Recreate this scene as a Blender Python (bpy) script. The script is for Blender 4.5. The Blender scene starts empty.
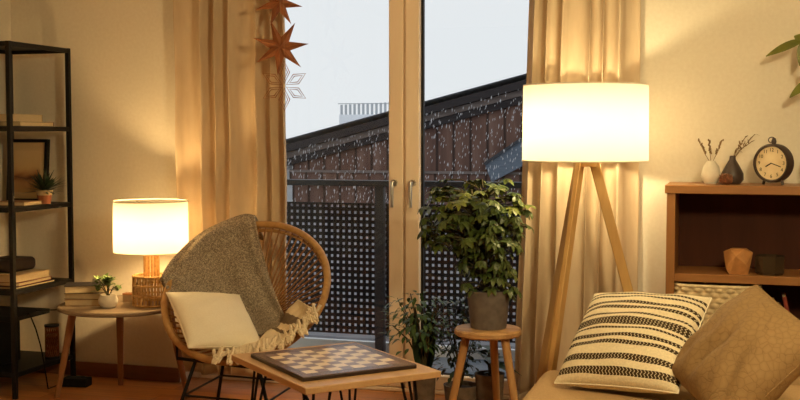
import bpy, math, random
from mathutils import Vector, Matrix, Euler
C = bpy.context.scene.collection
PI = math.pi
sc = bpy.context.scene
random.seed(7)

# ---------------------------------------------------------------- camera, sky, exposure
CAMH = 1.30
PITCH = math.atan(65 / 1111.0)
YAW = math.radians(17)
cam_d = bpy.data.cameras.new('camera'); cam_d.lens = 50.0; cam_d.sensor_width = 36.0; cam_d.clip_start = 0.05
cam = bpy.data.objects.new('camera', cam_d); C.objects.link(cam)
cam.location = (0, 0, CAMH); cam.rotation_euler = (PI / 2 - PITCH, 0, YAW)
sc.camera = cam
FLOOR_LAMP = 340.0; FLOOR_COL = (1.0, 0.80, 0.42)
TABLE_LAMP = 430.0; TABLE_COL = (1.0, 0.67, 0.28)
SKY = (0.83, 0.875, 0.90); SKY_STRENGTH = 0.91
FILL_PENDANT = 198.0; FILL_PENDANT_COL = (1.0, 0.82, 0.44)  # globe added out of view to light the room
w = bpy.data.worlds.new('overcast_sky'); sc.world = w; w.use_nodes = True
w.node_tree.nodes['Background'].inputs[0].default_value = (*SKY, 1)
w.node_tree.nodes['Background'].inputs[1].default_value = SKY_STRENGTH
sc.view_settings.view_transform = 'Standard'; sc.view_settings.look = 'None'
sc.view_settings.gamma = 1.0; sc.view_settings.use_curve_mapping = False
sc.view_settings.exposure = 0.14

# ---------------------------------------------------------------- materials
def srgb(r, g, b):
    f = lambda c: (c / 255 / 12.92) if c / 255 <= 0.04045 else ((c / 255 + 0.055) / 1.055) ** 2.4
    return (f(r), f(g), f(b), 1.0)

def base_mat(name, col, rough=0.6, metal=0.0, spec=0.5, **k):
    m = bpy.data.materials.new(name); m.use_nodes = True
    p = m.node_tree.nodes['Principled BSDF']
    p.inputs['Base Color'].default_value = col; p.inputs['Roughness'].default_value = rough
    p.inputs['Metallic'].default_value = metal; p.inputs['Specular IOR Level'].default_value = spec
    for kk, v in k.items(): p.inputs[kk].default_value = v
    return m

def N(m, t): return m.node_tree.nodes.new(t)
def L(m, a, b): m.node_tree.links.new(a, b)
def coords(m, scale=(1, 1, 1), kind='Object', rot=(0, 0, 0)):
    tc = N(m, 'ShaderNodeTexCoord'); mp = N(m, 'ShaderNodeMapping')
    mp.inputs['Scale'].default_value = scale; mp.inputs['Rotation'].default_value = rot
    L(m, tc.outputs[kind], mp.inputs['Vector']); return mp.outputs['Vector']
def ramp(m, fac, stops, const=False):
    r = N(m, 'ShaderNodeValToRGB'); cr = r.color_ramp
    if const: cr.interpolation = 'CONSTANT'
    while len(cr.elements) < len(stops): cr.elements.new(0.5)
    for e, (p, c) in zip(cr.elements, stops): e.position = p; e.color = c
    L(m, fac, r.inputs['Fac']); return r.outputs['Color']
def P(m): return m.node_tree.nodes['Principled BSDF']
def bump(m, h, strength, dist=0.01):
    b = N(m, 'ShaderNodeBump'); b.inputs['Strength'].default_value = strength; b.inputs['Distance'].default_value = dist
    L(m, h, b.inputs['Height']); L(m, b.outputs['Normal'], P(m).inputs['Normal'])
def noise(m, vec, scale, detail=3.0, rough=0.5):
    n = N(m, 'ShaderNodeTexNoise'); n.inputs['Scale'].default_value = scale; n.inputs['Detail'].default_value = detail
    n.inputs['Roughness'].default_value = rough
    if vec is not None: L(m, vec, n.inputs['Vector'])
    return n.outputs['Fac']
def math_n(m, op, a, b=None):
    n = N(m, 'ShaderNodeMath'); n.operation = op
    for i, x in enumerate((a, b)):
        if x is None: continue
        if isinstance(x, (int, float)): n.inputs[i].default_value = x
        else: L(m, x, n.inputs[i])
    return n.outputs[0]

def noisy(name, c1, c2, scale=20, rough=0.7, bmp=0.0, stretch=(1, 1, 1), spec=0.4, metal=0.0, detail=4, dist=0.004):
    m = base_mat(name, c1, rough, metal, spec)
    v = coords(m, stretch); n = noise(m, v, scale, detail)
    L(m, ramp(m, n, [(0.3, c1), (0.7, c2)]), P(m).inputs['Base Color'])
    if bmp: bump(m, n, bmp, dist)
    return m
def wood(name, c1, c2, axis='X', rough=0.45, scale=9.0, fine=1.0, spec=0.4):
    st = {'X': (0.12, 1, 1), 'Y': (1, 0.12, 1), 'Z': (1, 1, 0.12)}[axis]
    m = base_mat(name, c1, rough, 0, spec)
    v = coords(m, st); n1 = noise(m, v, scale * fine, 5, 0.6); n2 = noise(m, v, scale * 6 * fine, 3, 0.6)
    f = math_n(m, 'ADD', math_n(m, 'MULTIPLY', n1, 0.7), math_n(m, 'MULTIPLY', n2, 0.3))
    L(m, ramp(m, f, [(0.36, c1), (0.64, c2)]), P(m).inputs['Base Color'])
    bump(m, n2, 0.08, 0.003)
    return m

M = {}
M['wall'] = noisy('wall_plaster', srgb(232, 222, 205), srgb(226, 215, 197), 60, 0.9, 0.04, spec=0.2)
M['wall_far'] = noisy('taupe_wall', srgb(104, 84, 68), srgb(96, 77, 62), 60, 0.9, 0.04, spec=0.2)  # unseen right and front walls, toned dark to cut bounced light
M['ceiling'] = noisy('ceiling_paint', srgb(238, 232, 220), srgb(232, 225, 212), 40, 0.9, spec=0.2)
M['baseboard'] = wood('baseboard_wood', srgb(112, 70, 42), srgb(140, 88, 52), 'X')
M['window_wood'] = wood('window_wood', srgb(240, 218, 192), srgb(246, 226, 202), 'Z', 0.4)
M['gasket'] = base_mat('rubber_gasket', srgb(18, 16, 16), 0.6)
M['black_metal'] = noisy('black_metal', srgb(14, 12, 12), srgb(20, 17, 16), 80, 0.5, spec=0.25)
M['rail_metal'] = noisy('rail_metal', srgb(52, 56, 62), srgb(62, 66, 72), 60, 0.5)
M['panel_metal'] = noisy('panel_metal', srgb(24, 23, 27), srgb(33, 31, 35), 60, 0.6)
M['steel'] = base_mat('brushed_steel', srgb(190, 186, 178), 0.3, 1.0)
M['brass'] = base_mat('aged_brass', srgb(170, 130, 70), 0.35, 1.0)
M['snow'] = noisy('snow', srgb(238, 242, 247), srgb(228, 233, 240), 3, 0.8, 0.3, dist=0.05)
M['balcony'] = noisy('balcony_floor', srgb(96, 112, 130), srgb(118, 134, 152), 12, 0.35, stretch=(0.3, 4, 1))
M['white_metal'] = base_mat('white_metal', srgb(215, 220, 225), 0.5)
M['white_render'] = noisy('white_render', srgb(226, 230, 235), srgb(216, 221, 228), 10, 0.9)
M['grey_board'] = noisy('grey_board', srgb(112, 124, 138), srgb(92, 104, 118), 14, 0.7, stretch=(1, 1, 6))
M['fascia'] = noisy('fascia', srgb(40, 36, 38), srgb(54, 49, 50), 6, 0.8, stretch=(0.3, 1, 4))
M['verge'] = noisy('verge_wood', srgb(128, 116, 110), srgb(104, 92, 88), 6, 0.8, stretch=(0.3, 1, 4))
M['flake'] = base_mat('snowflake', srgb(206, 206, 210), 0.9, 0, 0.1)
M['slush'] = noisy('grey_slush', srgb(132, 133, 138), srgb(100, 98, 102), 3, 0.8, 0.3, dist=0.05)
M['light_fence'] = base_mat('pale_fence', srgb(176, 182, 188), 0.7)

def floor_mat():
    m = base_mat('oak_parquet', srgb(170, 110, 62), 0.38, 0, 0.5)
    v = coords(m, (1, 1, 1))
    br = N(m, 'ShaderNodeTexBrick'); L(m, v, br.inputs['Vector'])
    br.inputs['Scale'].default_value = 1.0; br.inputs['Brick Width'].default_value = 1.1; br.inputs['Row Height'].default_value = 0.12
    br.inputs['Mortar Size'].default_value = 0.0015
    br.inputs['Color1'].default_value = srgb(200, 134, 76); br.inputs['Color2'].default_value = srgb(178, 110, 58); br.inputs['Mortar'].default_value = srgb(80, 48, 26)
    v2 = coords(m, (0.1, 1, 1)); n = noise(m, v2, 40, 5)
    mx = N(m, 'ShaderNodeMix'); mx.data_type = 'RGBA'; mx.blend_type = 'MULTIPLY'; mx.inputs['Factor'].default_value = 0.5
    L(m, br.outputs['Color'], mx.inputs['A']); L(m, ramp(m, n, [(0.3, srgb(200, 190, 180)), (0.7, srgb(255, 255, 255))]), mx.inputs['B'])
    L(m, mx.outputs['Result'], P(m).inputs['Base Color'])
    return m
M['floor'] = floor_mat()
def siding_mat():
    m = base_mat('timber_siding', srgb(92, 66, 58), 0.85)
    v = coords(m, (1, 1, 1))
    n = noise(m, coords(m, (3, 3, 0.3)), 3, 5)
    wv = N(m, 'ShaderNodeTexWave'); wv.wave_type = 'BANDS'; wv.bands_direction = 'X'; wv.inputs['Scale'].default_value = 1.4; wv.inputs['Distortion'].default_value = 0.2
    L(m, v, wv.inputs['Vector'])
    c = ramp(m, n, [(0.3, srgb(92, 66, 58)), (0.55, srgb(114, 84, 72)), (0.75, srgb(134, 106, 94))])
    mx = N(m, 'ShaderNodeMix'); mx.data_type = 'RGBA'; mx.blend_type = 'MULTIPLY'; mx.inputs['Factor'].default_value = 0.8
    L(m, c, mx.inputs['A']); L(m, ramp(m, wv.outputs['Color'], [(0.0, srgb(60, 50, 50)), (0.12, srgb(255, 255, 255))]), mx.inputs['B'])
    L(m, mx.outputs['Result'], P(m).inputs['Base Color']); return m
M['siding'] = siding_mat()
def glass_mat(name, refl=0.05, tint=(1, 1, 1, 1)):
    m = bpy.data.materials.new(name); m.use_nodes = True; nt = m.node_tree; nt.nodes.remove(P(m))
    t = N(m, 'ShaderNodeBsdfTransparent'); t.inputs[0].default_value = tint
    g = N(m, 'ShaderNodeBsdfGlossy'); g.inputs['Roughness'].default_value = 0.02
    mx = N(m, 'ShaderNodeMixShader'); mx.inputs[0].default_value = refl
    L(m, t.outputs[0], mx.inputs[1]); L(m, g.outputs[0], mx.inputs[2]); L(m, mx.outputs[0], nt.nodes['Material Output'].inputs[0]); return m
M['glass'] = glass_mat('window_glass', 0.035)
def translucent(name, col, tcol, fac, weave=0, bmp=0.0):
    m = bpy.data.materials.new(name); m.use_nodes = True; nt = m.node_tree; p = P(m)
    p.inputs['Base Color'].default_value = col; p.inputs['Roughness'].default_value = 0.9; p.inputs['Specular IOR Level'].default_value = 0.15
    t = N(m, 'ShaderNodeBsdfTranslucent'); t.inputs[0].default_value = tcol
    mx = N(m, 'ShaderNodeMixShader'); mx.inputs[0].default_value = fac
    L(m, p.outputs[0], mx.inputs[1]); L(m, t.outputs[0], mx.inputs[2]); L(m, mx.outputs[0], nt.nodes['Material Output'].inputs[0])
    if weave:
        n = noise(m, coords(m, (1, 1, 0.15)), weave, 3); bump(m, n, bmp, 0.003)
        n2 = noise(m, coords(m, (4, 4, 1)), 6, 3)
        c2 = (col[0] * 0.9, col[1] * 0.88, col[2] * 0.86, 1)
        L(m, ramp(m, n2, [(0.35, c2), (0.65, col)]), p.inputs['Base Color'])
    return m
M['curtain'] = translucent('linen_curtain', srgb(226, 204, 174), srgb(220, 196, 160), 0.22, 160, 0.3)
M['shade'] = translucent('lamp_shade_fabric', srgb(250, 244, 232), (0.98, 0.95, 0.9, 1), 0.85)
def emit(name, col, s):
    m = bpy.data.materials.new(name); m.use_nodes = True; nt = m.node_tree; nt.nodes.remove(P(m))
    e = N(m, 'ShaderNodeEmission'); e.inputs[0].default_value = (*col, 1); e.inputs[1].default_value = s
    L(m, e.outputs[0], nt.nodes['Material Output'].inputs[0]); return m
M['bulb_floor'] = emit('bulb_warm', FLOOR_COL, FLOOR_LAMP)
M['bulb_table'] = emit('bulb_warm_table', TABLE_COL, TABLE_LAMP)
M['fill_globe'] = emit('fill_globe_warm', FILL_PENDANT_COL, FILL_PENDANT)
M['lamp_wood'] = wood('lamp_leg_wood', srgb(190, 148, 90), srgb(208, 168, 106), 'Z', 0.4)
M['table_wood'] = wood('coffee_table_wood', srgb(186, 144, 100), srgb(204, 164, 118), 'X', 0.4)
M['side_wood'] = wood('side_table_wood', srgb(122, 102, 82), srgb(142, 120, 96), 'X', 0.4)
M['leg_wood'] = wood('side_leg_wood', srgb(140, 94, 58), srgb(158, 108, 68), 'Z', 0.45)
M['stool_wood'] = wood('stool_wood', srgb(160, 116, 72), srgb(210, 166, 112), 'X', 0.6, 14)
M['stool_leg'] = wood('stool_leg_wood', srgb(176, 130, 80), srgb(196, 150, 98), 'Z', 0.5)
M['case_wood'] = wood('bookcase_wood', srgb(140, 92, 50), srgb(162, 112, 64), 'X', 0.4)
M['case_wood_up'] = wood('bookcase_side_wood', srgb(140, 92, 50), srgb(162, 112, 64), 'Z', 0.4)
M['case_dark'] = wood('bookcase_back_wood', srgb(62, 30, 17), srgb(74, 37, 21), 'Z', 0.6, spec=0.15)
M['rattan'] = noisy('rattan_cane', srgb(186, 144, 88), srgb(162, 120, 70), 45, 0.5, 0.3, spec=0.4)
M['cord'] = noisy('rattan_cord', srgb(166, 120, 74), srgb(140, 98, 58), 90, 0.6, 0.3)
M['basket'] = noisy('woven_cane', srgb(206, 166, 108), srgb(170, 126, 74), 60, 0.6, 0.3)
M['ceramic_white'] = noisy('white_ceramic', srgb(228, 220, 205), srgb(216, 206, 190), 30, 0.45)
M['ceramic_dark'] = noisy('dark_ceramic', srgb(58, 46, 44), srgb(74, 60, 54), 30, 0.4)
M['concrete'] = noisy('grey_stoneware', srgb(122, 112, 106), srgb(98, 90, 86), 26, 0.85, 0.2)
M['stone_pot'] = noisy('weathered_pot', srgb(128, 108, 90), srgb(92, 78, 66), 22, 0.85, 0.3)
M['terracotta'] = noisy('terracotta', srgb(158, 96, 64), srgb(140, 84, 56), 30, 0.8)
M['soil'] = noisy('soil', srgb(48, 34, 26), srgb(66, 48, 36), 60, 0.95, 0.6)
M['leaf'] = noisy('umbrella_leaf', srgb(88, 102, 44), srgb(58, 74, 34), 14, 0.4, spec=0.5)
M['leaf_young'] = noisy('young_leaf', srgb(128, 134, 56), srgb(96, 108, 46), 14, 0.45)
M['leaf_dark'] = noisy('dark_leaf', srgb(48, 66, 42), srgb(38, 52, 34), 14, 0.4, spec=0.5)
M['leaf_small'] = noisy('small_leaf', srgb(70, 96, 48), srgb(52, 74, 38), 20, 0.45)
M['leaf_jade'] = noisy('jade_leaf', srgb(122, 142, 84), srgb(98, 118, 66), 20, 0.4)
M['leaf_olive'] = noisy('olive_leaf', srgb(120, 124, 44), srgb(94, 98, 36), 18, 0.45)
M['stem'] = noisy('green_stem', srgb(84, 78, 44), srgb(70, 60, 38), 30, 0.7)
M['dry'] = noisy('dry_stem', srgb(140, 112, 74), srgb(112, 86, 54), 40, 0.85)
M['cone'] = noisy('pine_cone', srgb(168, 112, 78), srgb(110, 68, 46), 60, 0.8)
M['star'] = noisy('rust_paper', srgb(160, 98, 58), srgb(136, 80, 46), 14, 0.75)
M['wire'] = base_mat('copper_wire', srgb(170, 112, 76), 0.6, 0.0)
M['string'] = base_mat('twine', srgb(160, 130, 96), 0.9)
M['sofa'] = noisy('sofa_fabric', srgb(182, 150, 110), srgb(166, 135, 97), 180, 0.95, 0.3, spec=0.2)
M['cream'] = noisy('cream_linen', srgb(246, 236, 214), srgb(240, 228, 204), 140, 0.95, 0.25, spec=0.2)
M['page'] = noisy('book_pages', srgb(214, 194, 156), srgb(196, 174, 136), 90, 0.9, stretch=(1, 1, 12))
M['tassel'] = noisy('cotton_rope', srgb(236, 220, 192), srgb(212, 190, 156), 120, 0.95, 0.4)
M['black_plastic'] = noisy('black_plastic', srgb(13, 11, 11), srgb(18, 16, 15), 60, 0.6, spec=0.2)
M['copper_mesh'] = noisy('woven_copper', srgb(150, 92, 50), srgb(96, 54, 28), 60, 0.45, 0.5, metal=0.5)

def knit_mat():
    m = base_mat('grey_brown_knit', srgb(120, 98, 78), 0.95, 0, 0.15)
    vo = N(m, 'ShaderNodeTexVoronoi'); vo.inputs['Scale'].default_value = 230; L(m, coords(m), vo.inputs['Vector'])
    n = noise(m, coords(m), 110, 3, 0.6)
    f = math_n(m, 'ADD', math_n(m, 'MULTIPLY', vo.outputs['Distance'], 0.5), math_n(m, 'MULTIPLY', n, 0.6))
    L(m, ramp(m, f, [(0.25, srgb(84, 74, 66)), (0.5, srgb(138, 125, 110)), (0.75, srgb(190, 176, 156))]), P(m).inputs['Base Color'])
    bump(m, f, 0.6, 0.006); return m
M['knit'] = knit_mat()
def stripe_mat(name, cream, dark, stops, u_scale=0.0, axis='Y', size=0.44):
    # woven stripes across local Y, each stripe a fine herringbone
    m = base_mat(name, cream, 0.95, 0, 0.15)
    tc = N(m, 'ShaderNodeTexCoord'); sp = N(m, 'ShaderNodeSeparateXYZ'); L(m, tc.outputs['Object'], sp.inputs[0])
    v = math_n(m, 'ADD', math_n(m, 'DIVIDE', sp.outputs[axis], size), 0.5)
    c = ramp(m, v, stops, True)
    if u_scale:
        fy = math_n(m, 'MULTIPLY', sp.outputs['Y'], 78.0)
        zig = math_n(m, 'PINGPONG', fy, 0.5)
        fx = math_n(m, 'FRACT', math_n(m, 'ADD', math_n(m, 'MULTIPLY', sp.outputs['X'], u_scale), zig))
        hb = math_n(m, 'GREATER_THAN', fx, 0.16)
        mx = N(m, 'ShaderNodeMix'); mx.data_type = 'RGBA'
        bw = N(m, 'ShaderNodeRGBToBW'); L(m, c, bw.inputs[0])
        f = math_n(m, 'MULTIPLY', hb, bw.outputs[0])
        L(m, f, mx.inputs['Factor']); mx.inputs['A'].default_value = cream; mx.inputs['B'].default_value = dark
        n = noise(m, tc.outputs['Object'], 160, 3)
        mm = N(m, 'ShaderNodeMix'); mm.data_type = 'RGBA'; mm.blend_type = 'MULTIPLY'; mm.inputs['Factor'].default_value = 0.35
        L(m, mx.outputs['Result'], mm.inputs['A']); L(m, ramp(m, n, [(0.3, srgb(190, 185, 180)), (0.7, srgb(255, 255, 255))]), mm.inputs['B'])
        L(m, mm.outputs['Result'], P(m).inputs['Base Color']); bump(m, n, 0.3, 0.003)
    else:
        L(m, c, P(m).inputs['Base Color'])
    return m
W1, W0 = (1, 1, 1, 1), (0, 0, 0, 1)
M['stripe'] = stripe_mat('striped_weave', srgb(236, 220, 188), srgb(68, 52, 36),
    [(0, W0), (0.05, W1), (0.10, W0), (0.15, W1), (0.20, W0), (0.285, W1), (0.32, W0), (0.35, W1), (0.385, W0), (0.435, W1), (0.455, W0), (0.48, W1), (0.56, W0),
     (0.59, W1), (0.61, W0), (0.665, W1), (0.70, W0), (0.73, W1), (0.765, W0), (0.825, W1), (0.85, W0), (0.88, W1), (0.91, W0)], 78.0, size=0.464)
def quilt_mat():
    m = base_mat('quilted_brown', srgb(150, 118, 80), 0.8, 0, 0.3)
    v = coords(m, (1, 1, 1), rot=(0, 0, 0.5)); vo = N(m, 'ShaderNodeTexVoronoi'); vo.feature = 'DISTANCE_TO_EDGE'; vo.inputs['Scale'].default_value = 44
    L(m, v, vo.inputs['Vector']); n = noise(m, v, 120, 3)
    d = ramp(m, vo.outputs['Distance'], [(0.0, W0), (0.07, W1)])
    L(m, ramp(m, vo.outputs['Distance'], [(0.0, srgb(120, 92, 60)), (0.03, srgb(142, 112, 74)), (0.5, srgb(150, 120, 80))]), P(m).inputs['Base Color'])
    f = math_n(m, 'ADD', d, math_n(m, 'MULTIPLY', n, 0.3)); bump(m, f, 0.3, 0.005); return m
M['quilt'] = quilt_mat()
def throw_mat():
    m = base_mat('cream_throw', srgb(226, 206, 172), 0.95, 0, 0.15)
    tc = N(m, 'ShaderNodeTexCoord'); sp = N(m, 'ShaderNodeSeparateXYZ'); L(m, tc.outputs['UV'], sp.inputs[0])
    c = ramp(m, sp.outputs['X'], [(0, srgb(230, 212, 180)), (0.20, srgb(128, 108, 88)), (0.30, srgb(230, 212, 180)), (0.36, srgb(128, 108, 88)), (0.40, srgb(230, 212, 180))], True)
    L(m, c, P(m).inputs['Base Color']); bump(m, noise(m, tc.outputs['Object'], 150, 3), 0.4, 0.004); return m
M['throw'] = throw_mat()
def chess_mat():
    m = base_mat('chess_squares', srgb(220, 190, 150), 0.24, 0, 0.6)
    ck = N(m, 'ShaderNodeTexChecker'); ck.inputs['Scale'].default_value = 1.0
    ck.inputs['Color1'].default_value = srgb(236, 212, 178); ck.inputs['Color2'].default_value = srgb(134, 112, 108)
    L(m, coords(m, (1 / 0.0495, 1 / 0.0495, 0.001)), ck.inputs['Vector']); L(m, ck.outputs['Color'], P(m).inputs['Base Color']); return m
M['chess'] = chess_mat()
M['chess_frame'] = wood('chess_frame_wood', srgb(96, 74, 68), srgb(116, 92, 84), 'X', 0.26)
M['chess_edge'] = base_mat('chess_edge_wood', srgb(44, 26, 20), 0.4)
def art_mat():
    m = base_mat('landscape_print', srgb(200, 160, 110), 0.5)
    tc = N(m, 'ShaderNodeTexCoord'); sp = N(m, 'ShaderNodeSeparateXYZ'); L(m, tc.outputs['Generated'], sp.inputs[0])
    n = noise(m, coords(m, (6, 6, 14)), 2.0, 5)
    v = math_n(m, 'ADD', sp.outputs['Z'], math_n(m, 'MULTIPLY', math_n(m, 'SUBTRACT', n, 0.5), 0.25))
    L(m, ramp(m, v, [(0.0, srgb(196, 160, 112)), (0.28, srgb(180, 134, 88)), (0.36, srgb(108, 66, 44)), (0.42, srgb(170, 118, 74)), (0.6, srgb(206, 172, 122)), (1.0, srgb(214, 186, 140))]), P(m).inputs['Base Color'])
    return m
M['art'] = art_mat()
M['mat_board'] = base_mat('passe_partout', srgb(206, 180, 136), 0.8)
M['dial'] = noisy('clock_dial', srgb(236, 218, 182), srgb(206, 178, 132), 12, 0.5)
def plain(name, r, g, b, rough=0.6): 
    M[name] = noisy(name, srgb(r, g, b), srgb(int(r * .88), int(g * .88), int(b * .88)), 40, rough); return M[name]
plain('book_cream', 206, 182, 142); plain('book_red', 132, 50, 34); plain('book_black', 30, 24, 24); plain('book_grey', 118, 106, 92)
plain('book_brown', 110, 66, 42); plain('book_tan', 168, 126, 86); plain('paper_white', 226, 216, 196); plain('bag_dark', 48, 34, 28, 0.85)
plain('grille', 34, 30, 30, 0.9); plain('geo_light', 190, 132, 78, 0.5); plain('seagrass', 220, 196, 156, 0.85)
M['smoke_glass'] = base_mat('smoked_glass', srgb(58, 46, 34), 0.12, 0, 0.8)

# ---------------------------------------------------------------- mesh builder
class MB:
    def __init__(s): s.v = []; s.f = []; s.uv = {}
    def add(s, vs, fs):
        o = len(s.v); s.v += [tuple(v) for v in vs]; s.f += [tuple(i + o for i in f) for f in fs]; return s
    def box(s, c, d, rot=None):
        x, y, z = d[0] / 2, d[1] / 2, d[2] / 2
        vs = [Vector((a * x, b * y, e * z)) for a in (-1, 1) for b in (-1, 1) for e in (-1, 1)]
        if rot is not None: vs = [rot @ v for v in vs]
        cc = Vector(c)
        return s.add([v + cc for v in vs], [(0, 1, 3, 2), (4, 6, 7, 5), (0, 4, 5, 1), (2, 3, 7, 6), (0, 2, 6, 4), (1, 5, 7, 3)])
    def box2(s, a, b): return s.box([(a[i] + b[i]) / 2 for i in range(3)], [abs(b[i] - a[i]) for i in range(3)])
    def bar(s, a, b, wd, th, side=(0, 1, 0)):
        a, b = Vector(a), Vector(b); t = (b - a).normalized(); u = Vector(side).cross(t).normalized(); v = t.cross(u)
        vs = [p + u * (i * wd / 2) + v * (j * th / 2) for p in (a, b) for i, j in ((-1, -1), (1, -1), (1, 1), (-1, 1))]
        return s.add(vs, [(3, 2, 1, 0), (4, 5, 6, 7)] + [(k, (k + 1) % 4, (k + 1) % 4 + 4, k + 4) for k in range(4)])
    def tube(s, pts, r, n=8, closed=False):
        pts = [Vector(p) for p in pts]; k = len(pts); rs = r if isinstance(r, (list, tuple)) else [r] * k
        tan = []
        for i in range(k):
            a = pts[(i - 1) % k] if closed or i > 0 else pts[i]; b = pts[(i + 1) % k] if closed or i < k - 1 else pts[i]
            tan.append((b - a).normalized() if (b - a).length > 1e-9 else Vector((0, 0, 1)))
        u = tan[0].orthogonal().normalized(); vs = []
        for i in range(k):
            u = (u - tan[i] * u.dot(tan[i])); u = u.normalized() if u.length > 1e-6 else tan[i].orthogonal().normalized()
            v = tan[i].cross(u)
            vs += [pts[i] + (u * math.cos(2 * PI * j / n) + v * math.sin(2 * PI * j / n)) * rs[i] for j in range(n)]
        fs = []
        for i in range(k if closed else k - 1):
            i2 = (i + 1) % k
            fs += [(i * n + j, i * n + (j + 1) % n, i2 * n + (j + 1) % n, i2 * n + j) for j in range(n)]
        if not closed: fs += [tuple(range(n - 1, -1, -1)), tuple(range((k - 1) * n, k * n))]
        return s.add(vs, fs)
    def lathe(s, prof, n=32, c=(0, 0, 0), rot=None):
        vs = []; fs = []; idx = []
        for r, z in prof:
            if r < 1e-6: idx.append([len(vs)]); vs.append(Vector((0, 0, z)))
            else: idx.append(list(range(len(vs), len(vs) + n))); vs += [Vector((r * math.cos(2 * PI * j / n), r * math.sin(2 * PI * j / n), z)) for j in range(n)]
        for a, b in zip(idx, idx[1:]):
            for j in range(n):
                j2 = (j + 1) % n
                if len(a) == 1 and len(b) == 1: continue
                if len(a) == 1: fs.append((a[0], b[j2], b[j]))
                elif len(b) == 1: fs.append((a[j], a[j2], b[0]))
                else: fs.append((a[j], a[j2], b[j2], b[j]))
        if rot is not None: vs = [rot @ v for v in vs]
        return s.add([v + Vector(c) for v in vs], fs)
    def grid(s, fn, nu, nv, uvs=False):
        vs = [fn(i / nu, j / nv) for i in range(nu + 1) for j in range(nv + 1)]
        o = len(s.v)
        if uvs:
            for i in range(nu + 1):
                for j in range(nv + 1): s.uv[o + i * (nv + 1) + j] = (i / nu, j / nv)
        return s.add(vs, [(i * (nv + 1) + j, (i + 1) * (nv + 1) + j, (i + 1) * (nv + 1) + j + 1, i * (nv + 1) + j + 1) for i in range(nu) for j in range(nv)])
    def ell(s, c, r, n=10, rot=None):
        prof = [(math.sin(PI * i / n), -math.cos(PI * i / n)) for i in range(n + 1)]
        t = MB().lathe([(max(0, a), b) for a, b in prof], n * 2)
        vs = [Vector((v[0] * r[0], v[1] * r[1], v[2] * r[2])) for v in t.v]
        if rot is not None: vs = [rot @ v for v in vs]
        return s.add([v + Vector(c) for v in vs], t.f)
    def leaf(s, base, d, up, ln, wd, droop=0.2, fold=0.15, n=5):
        base, d, up = Vector(base), Vector(d).normalized(), Vector(up)
        sd = d.cross(up); sd = sd.normalized() if sd.length > 1e-5 else d.orthogonal().normalized(); nn = sd.cross(d).normalized()
        vs = []
        for i in range(n + 1):
            t = i / n; wv = wd / 2 * math.sin(PI * min(1, (t * 0.94 + 0.03)) ** 0.8) ** 0.9
            c = base + d * ln * t + nn * (-droop * ln * t * t)
            vs += [c - sd * wv + nn * fold * wv, c, c + sd * wv + nn * fold * wv]
        fs = []
        for i in range(n):
            a = i * 3; fs += [(a, a + 1, a + 4, a + 3), (a + 1, a + 2, a + 5, a + 4)]
        return s.add(vs, fs)
    def build(s, name, mat, parent=None, bevel=0.0, solid=0.0, sub=0, ang=0.7, loc=None, rot=None, flat=False):
        me = bpy.data.meshes.new(name); me.from_pydata(s.v, [], s.f); me.update()
        if s.uv:
            ul = me.uv_layers.new(name='UVMap')
            for lp in me.loops: ul.data[lp.index].uv = s.uv.get(lp.vertex_index, (0, 0))
        if not flat:
            me.shade_smooth()
            me.set_sharp_from_angle(angle=ang)
        for mm in (mat if isinstance(mat, (list, tuple)) else [mat]): me.materials.append(mm)
        o = bpy.data.objects.new(name, me); C.objects.link(o)
        if loc is not None: o.location = loc
        if rot is not None: o.rotation_euler = rot
        if parent: o.parent = parent
        if solid: md = o.modifiers.new('s', 'SOLIDIFY'); md.thickness = solid; md.offset = 0
        if bevel: md = o.modifiers.new('b', 'BEVEL'); md.width = bevel; md.segments = 2; md.limit_method = 'ANGLE'; md.harden_normals = False
        if sub: md = o.modifiers.new('u', 'SUBSURF'); md.levels = sub; md.render_levels = sub
        return o

def tag(o, label=None, cat=None, group=None, kind=None):
    if label: o['label'] = label
    if cat: o['category'] = cat
    if group: o['group'] = group
    if kind: o['kind'] = kind
    return o
def thing(name, label, cat, loc=(0, 0, 0), rz=0.0, group=None):
    o = bpy.data.objects.new(name, None); C.objects.link(o); o.location = loc; o.rotation_euler = (0, 0, rz)
    o.empty_display_size = 0.05
    return tag(o, label, cat, group)
def struct(o): return tag(o, kind='structure')
def copy_tree(o, parent=None):
    c = o.copy(); C.objects.link(c)
    if parent: c.parent = parent
    for ch in list(o.children): copy_tree(ch, c)
    return c
CR = Vector((math.cos(YAW), math.sin(YAW), 0)); CF = Vector((-math.sin(YAW), math.cos(YAW), 0))
def camv(r, f, z=0.0): return CR * r + CF * f + Vector((0, 0, z))

# ---------------------------------------------------------------- room
YW = 5.20; XL = -3.80; XR = 2.60; YB = -2.40; ZC = 2.60
WX0, WX1, WZ = -2.80, -0.46, 2.32
struct(MB().box2((XL - .2, YB - .2, -.12), (XR + .2, YW + .32, 0)).build('floor', M['floor']))
struct(MB().box2((XL - .2, YB - .2, ZC), (XR + .2, YW + .3, ZC + .15)).build('ceiling', M['ceiling']))
b = MB()
b.box2((XL - .2, YW, 0), (WX0, YW + .3, ZC)); b.box2((WX1, YW, 0), (XR + .2, YW + .3, ZC)); b.box2((WX0, YW, WZ), (WX1, YW + .3, ZC))
struct(b.build('wall_back', M['wall']))
struct(MB().box2((XL - .2, YB, 0), (XL, YW, ZC)).build('wall_left', M['wall']))
struct(MB().box2((XR, YB, 0), (XR + .2, YW, ZC)).build('wall_right', M['wall_far']))
struct(MB().box2((XL - .2, YB - .2, 0), (XR + .2, YB, ZC)).build('wall_front', M['wall_far']))
struct(MB().box2((XL, YW - .018, 0), (WX0, YW, .075)).build('baseboard_back', M['baseboard'], bevel=.003))
struct(MB().box2((WX1, YW - .018, 0), (XR, YW, .075)).build('baseboard_right', M['baseboard'], bevel=.003))
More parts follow.
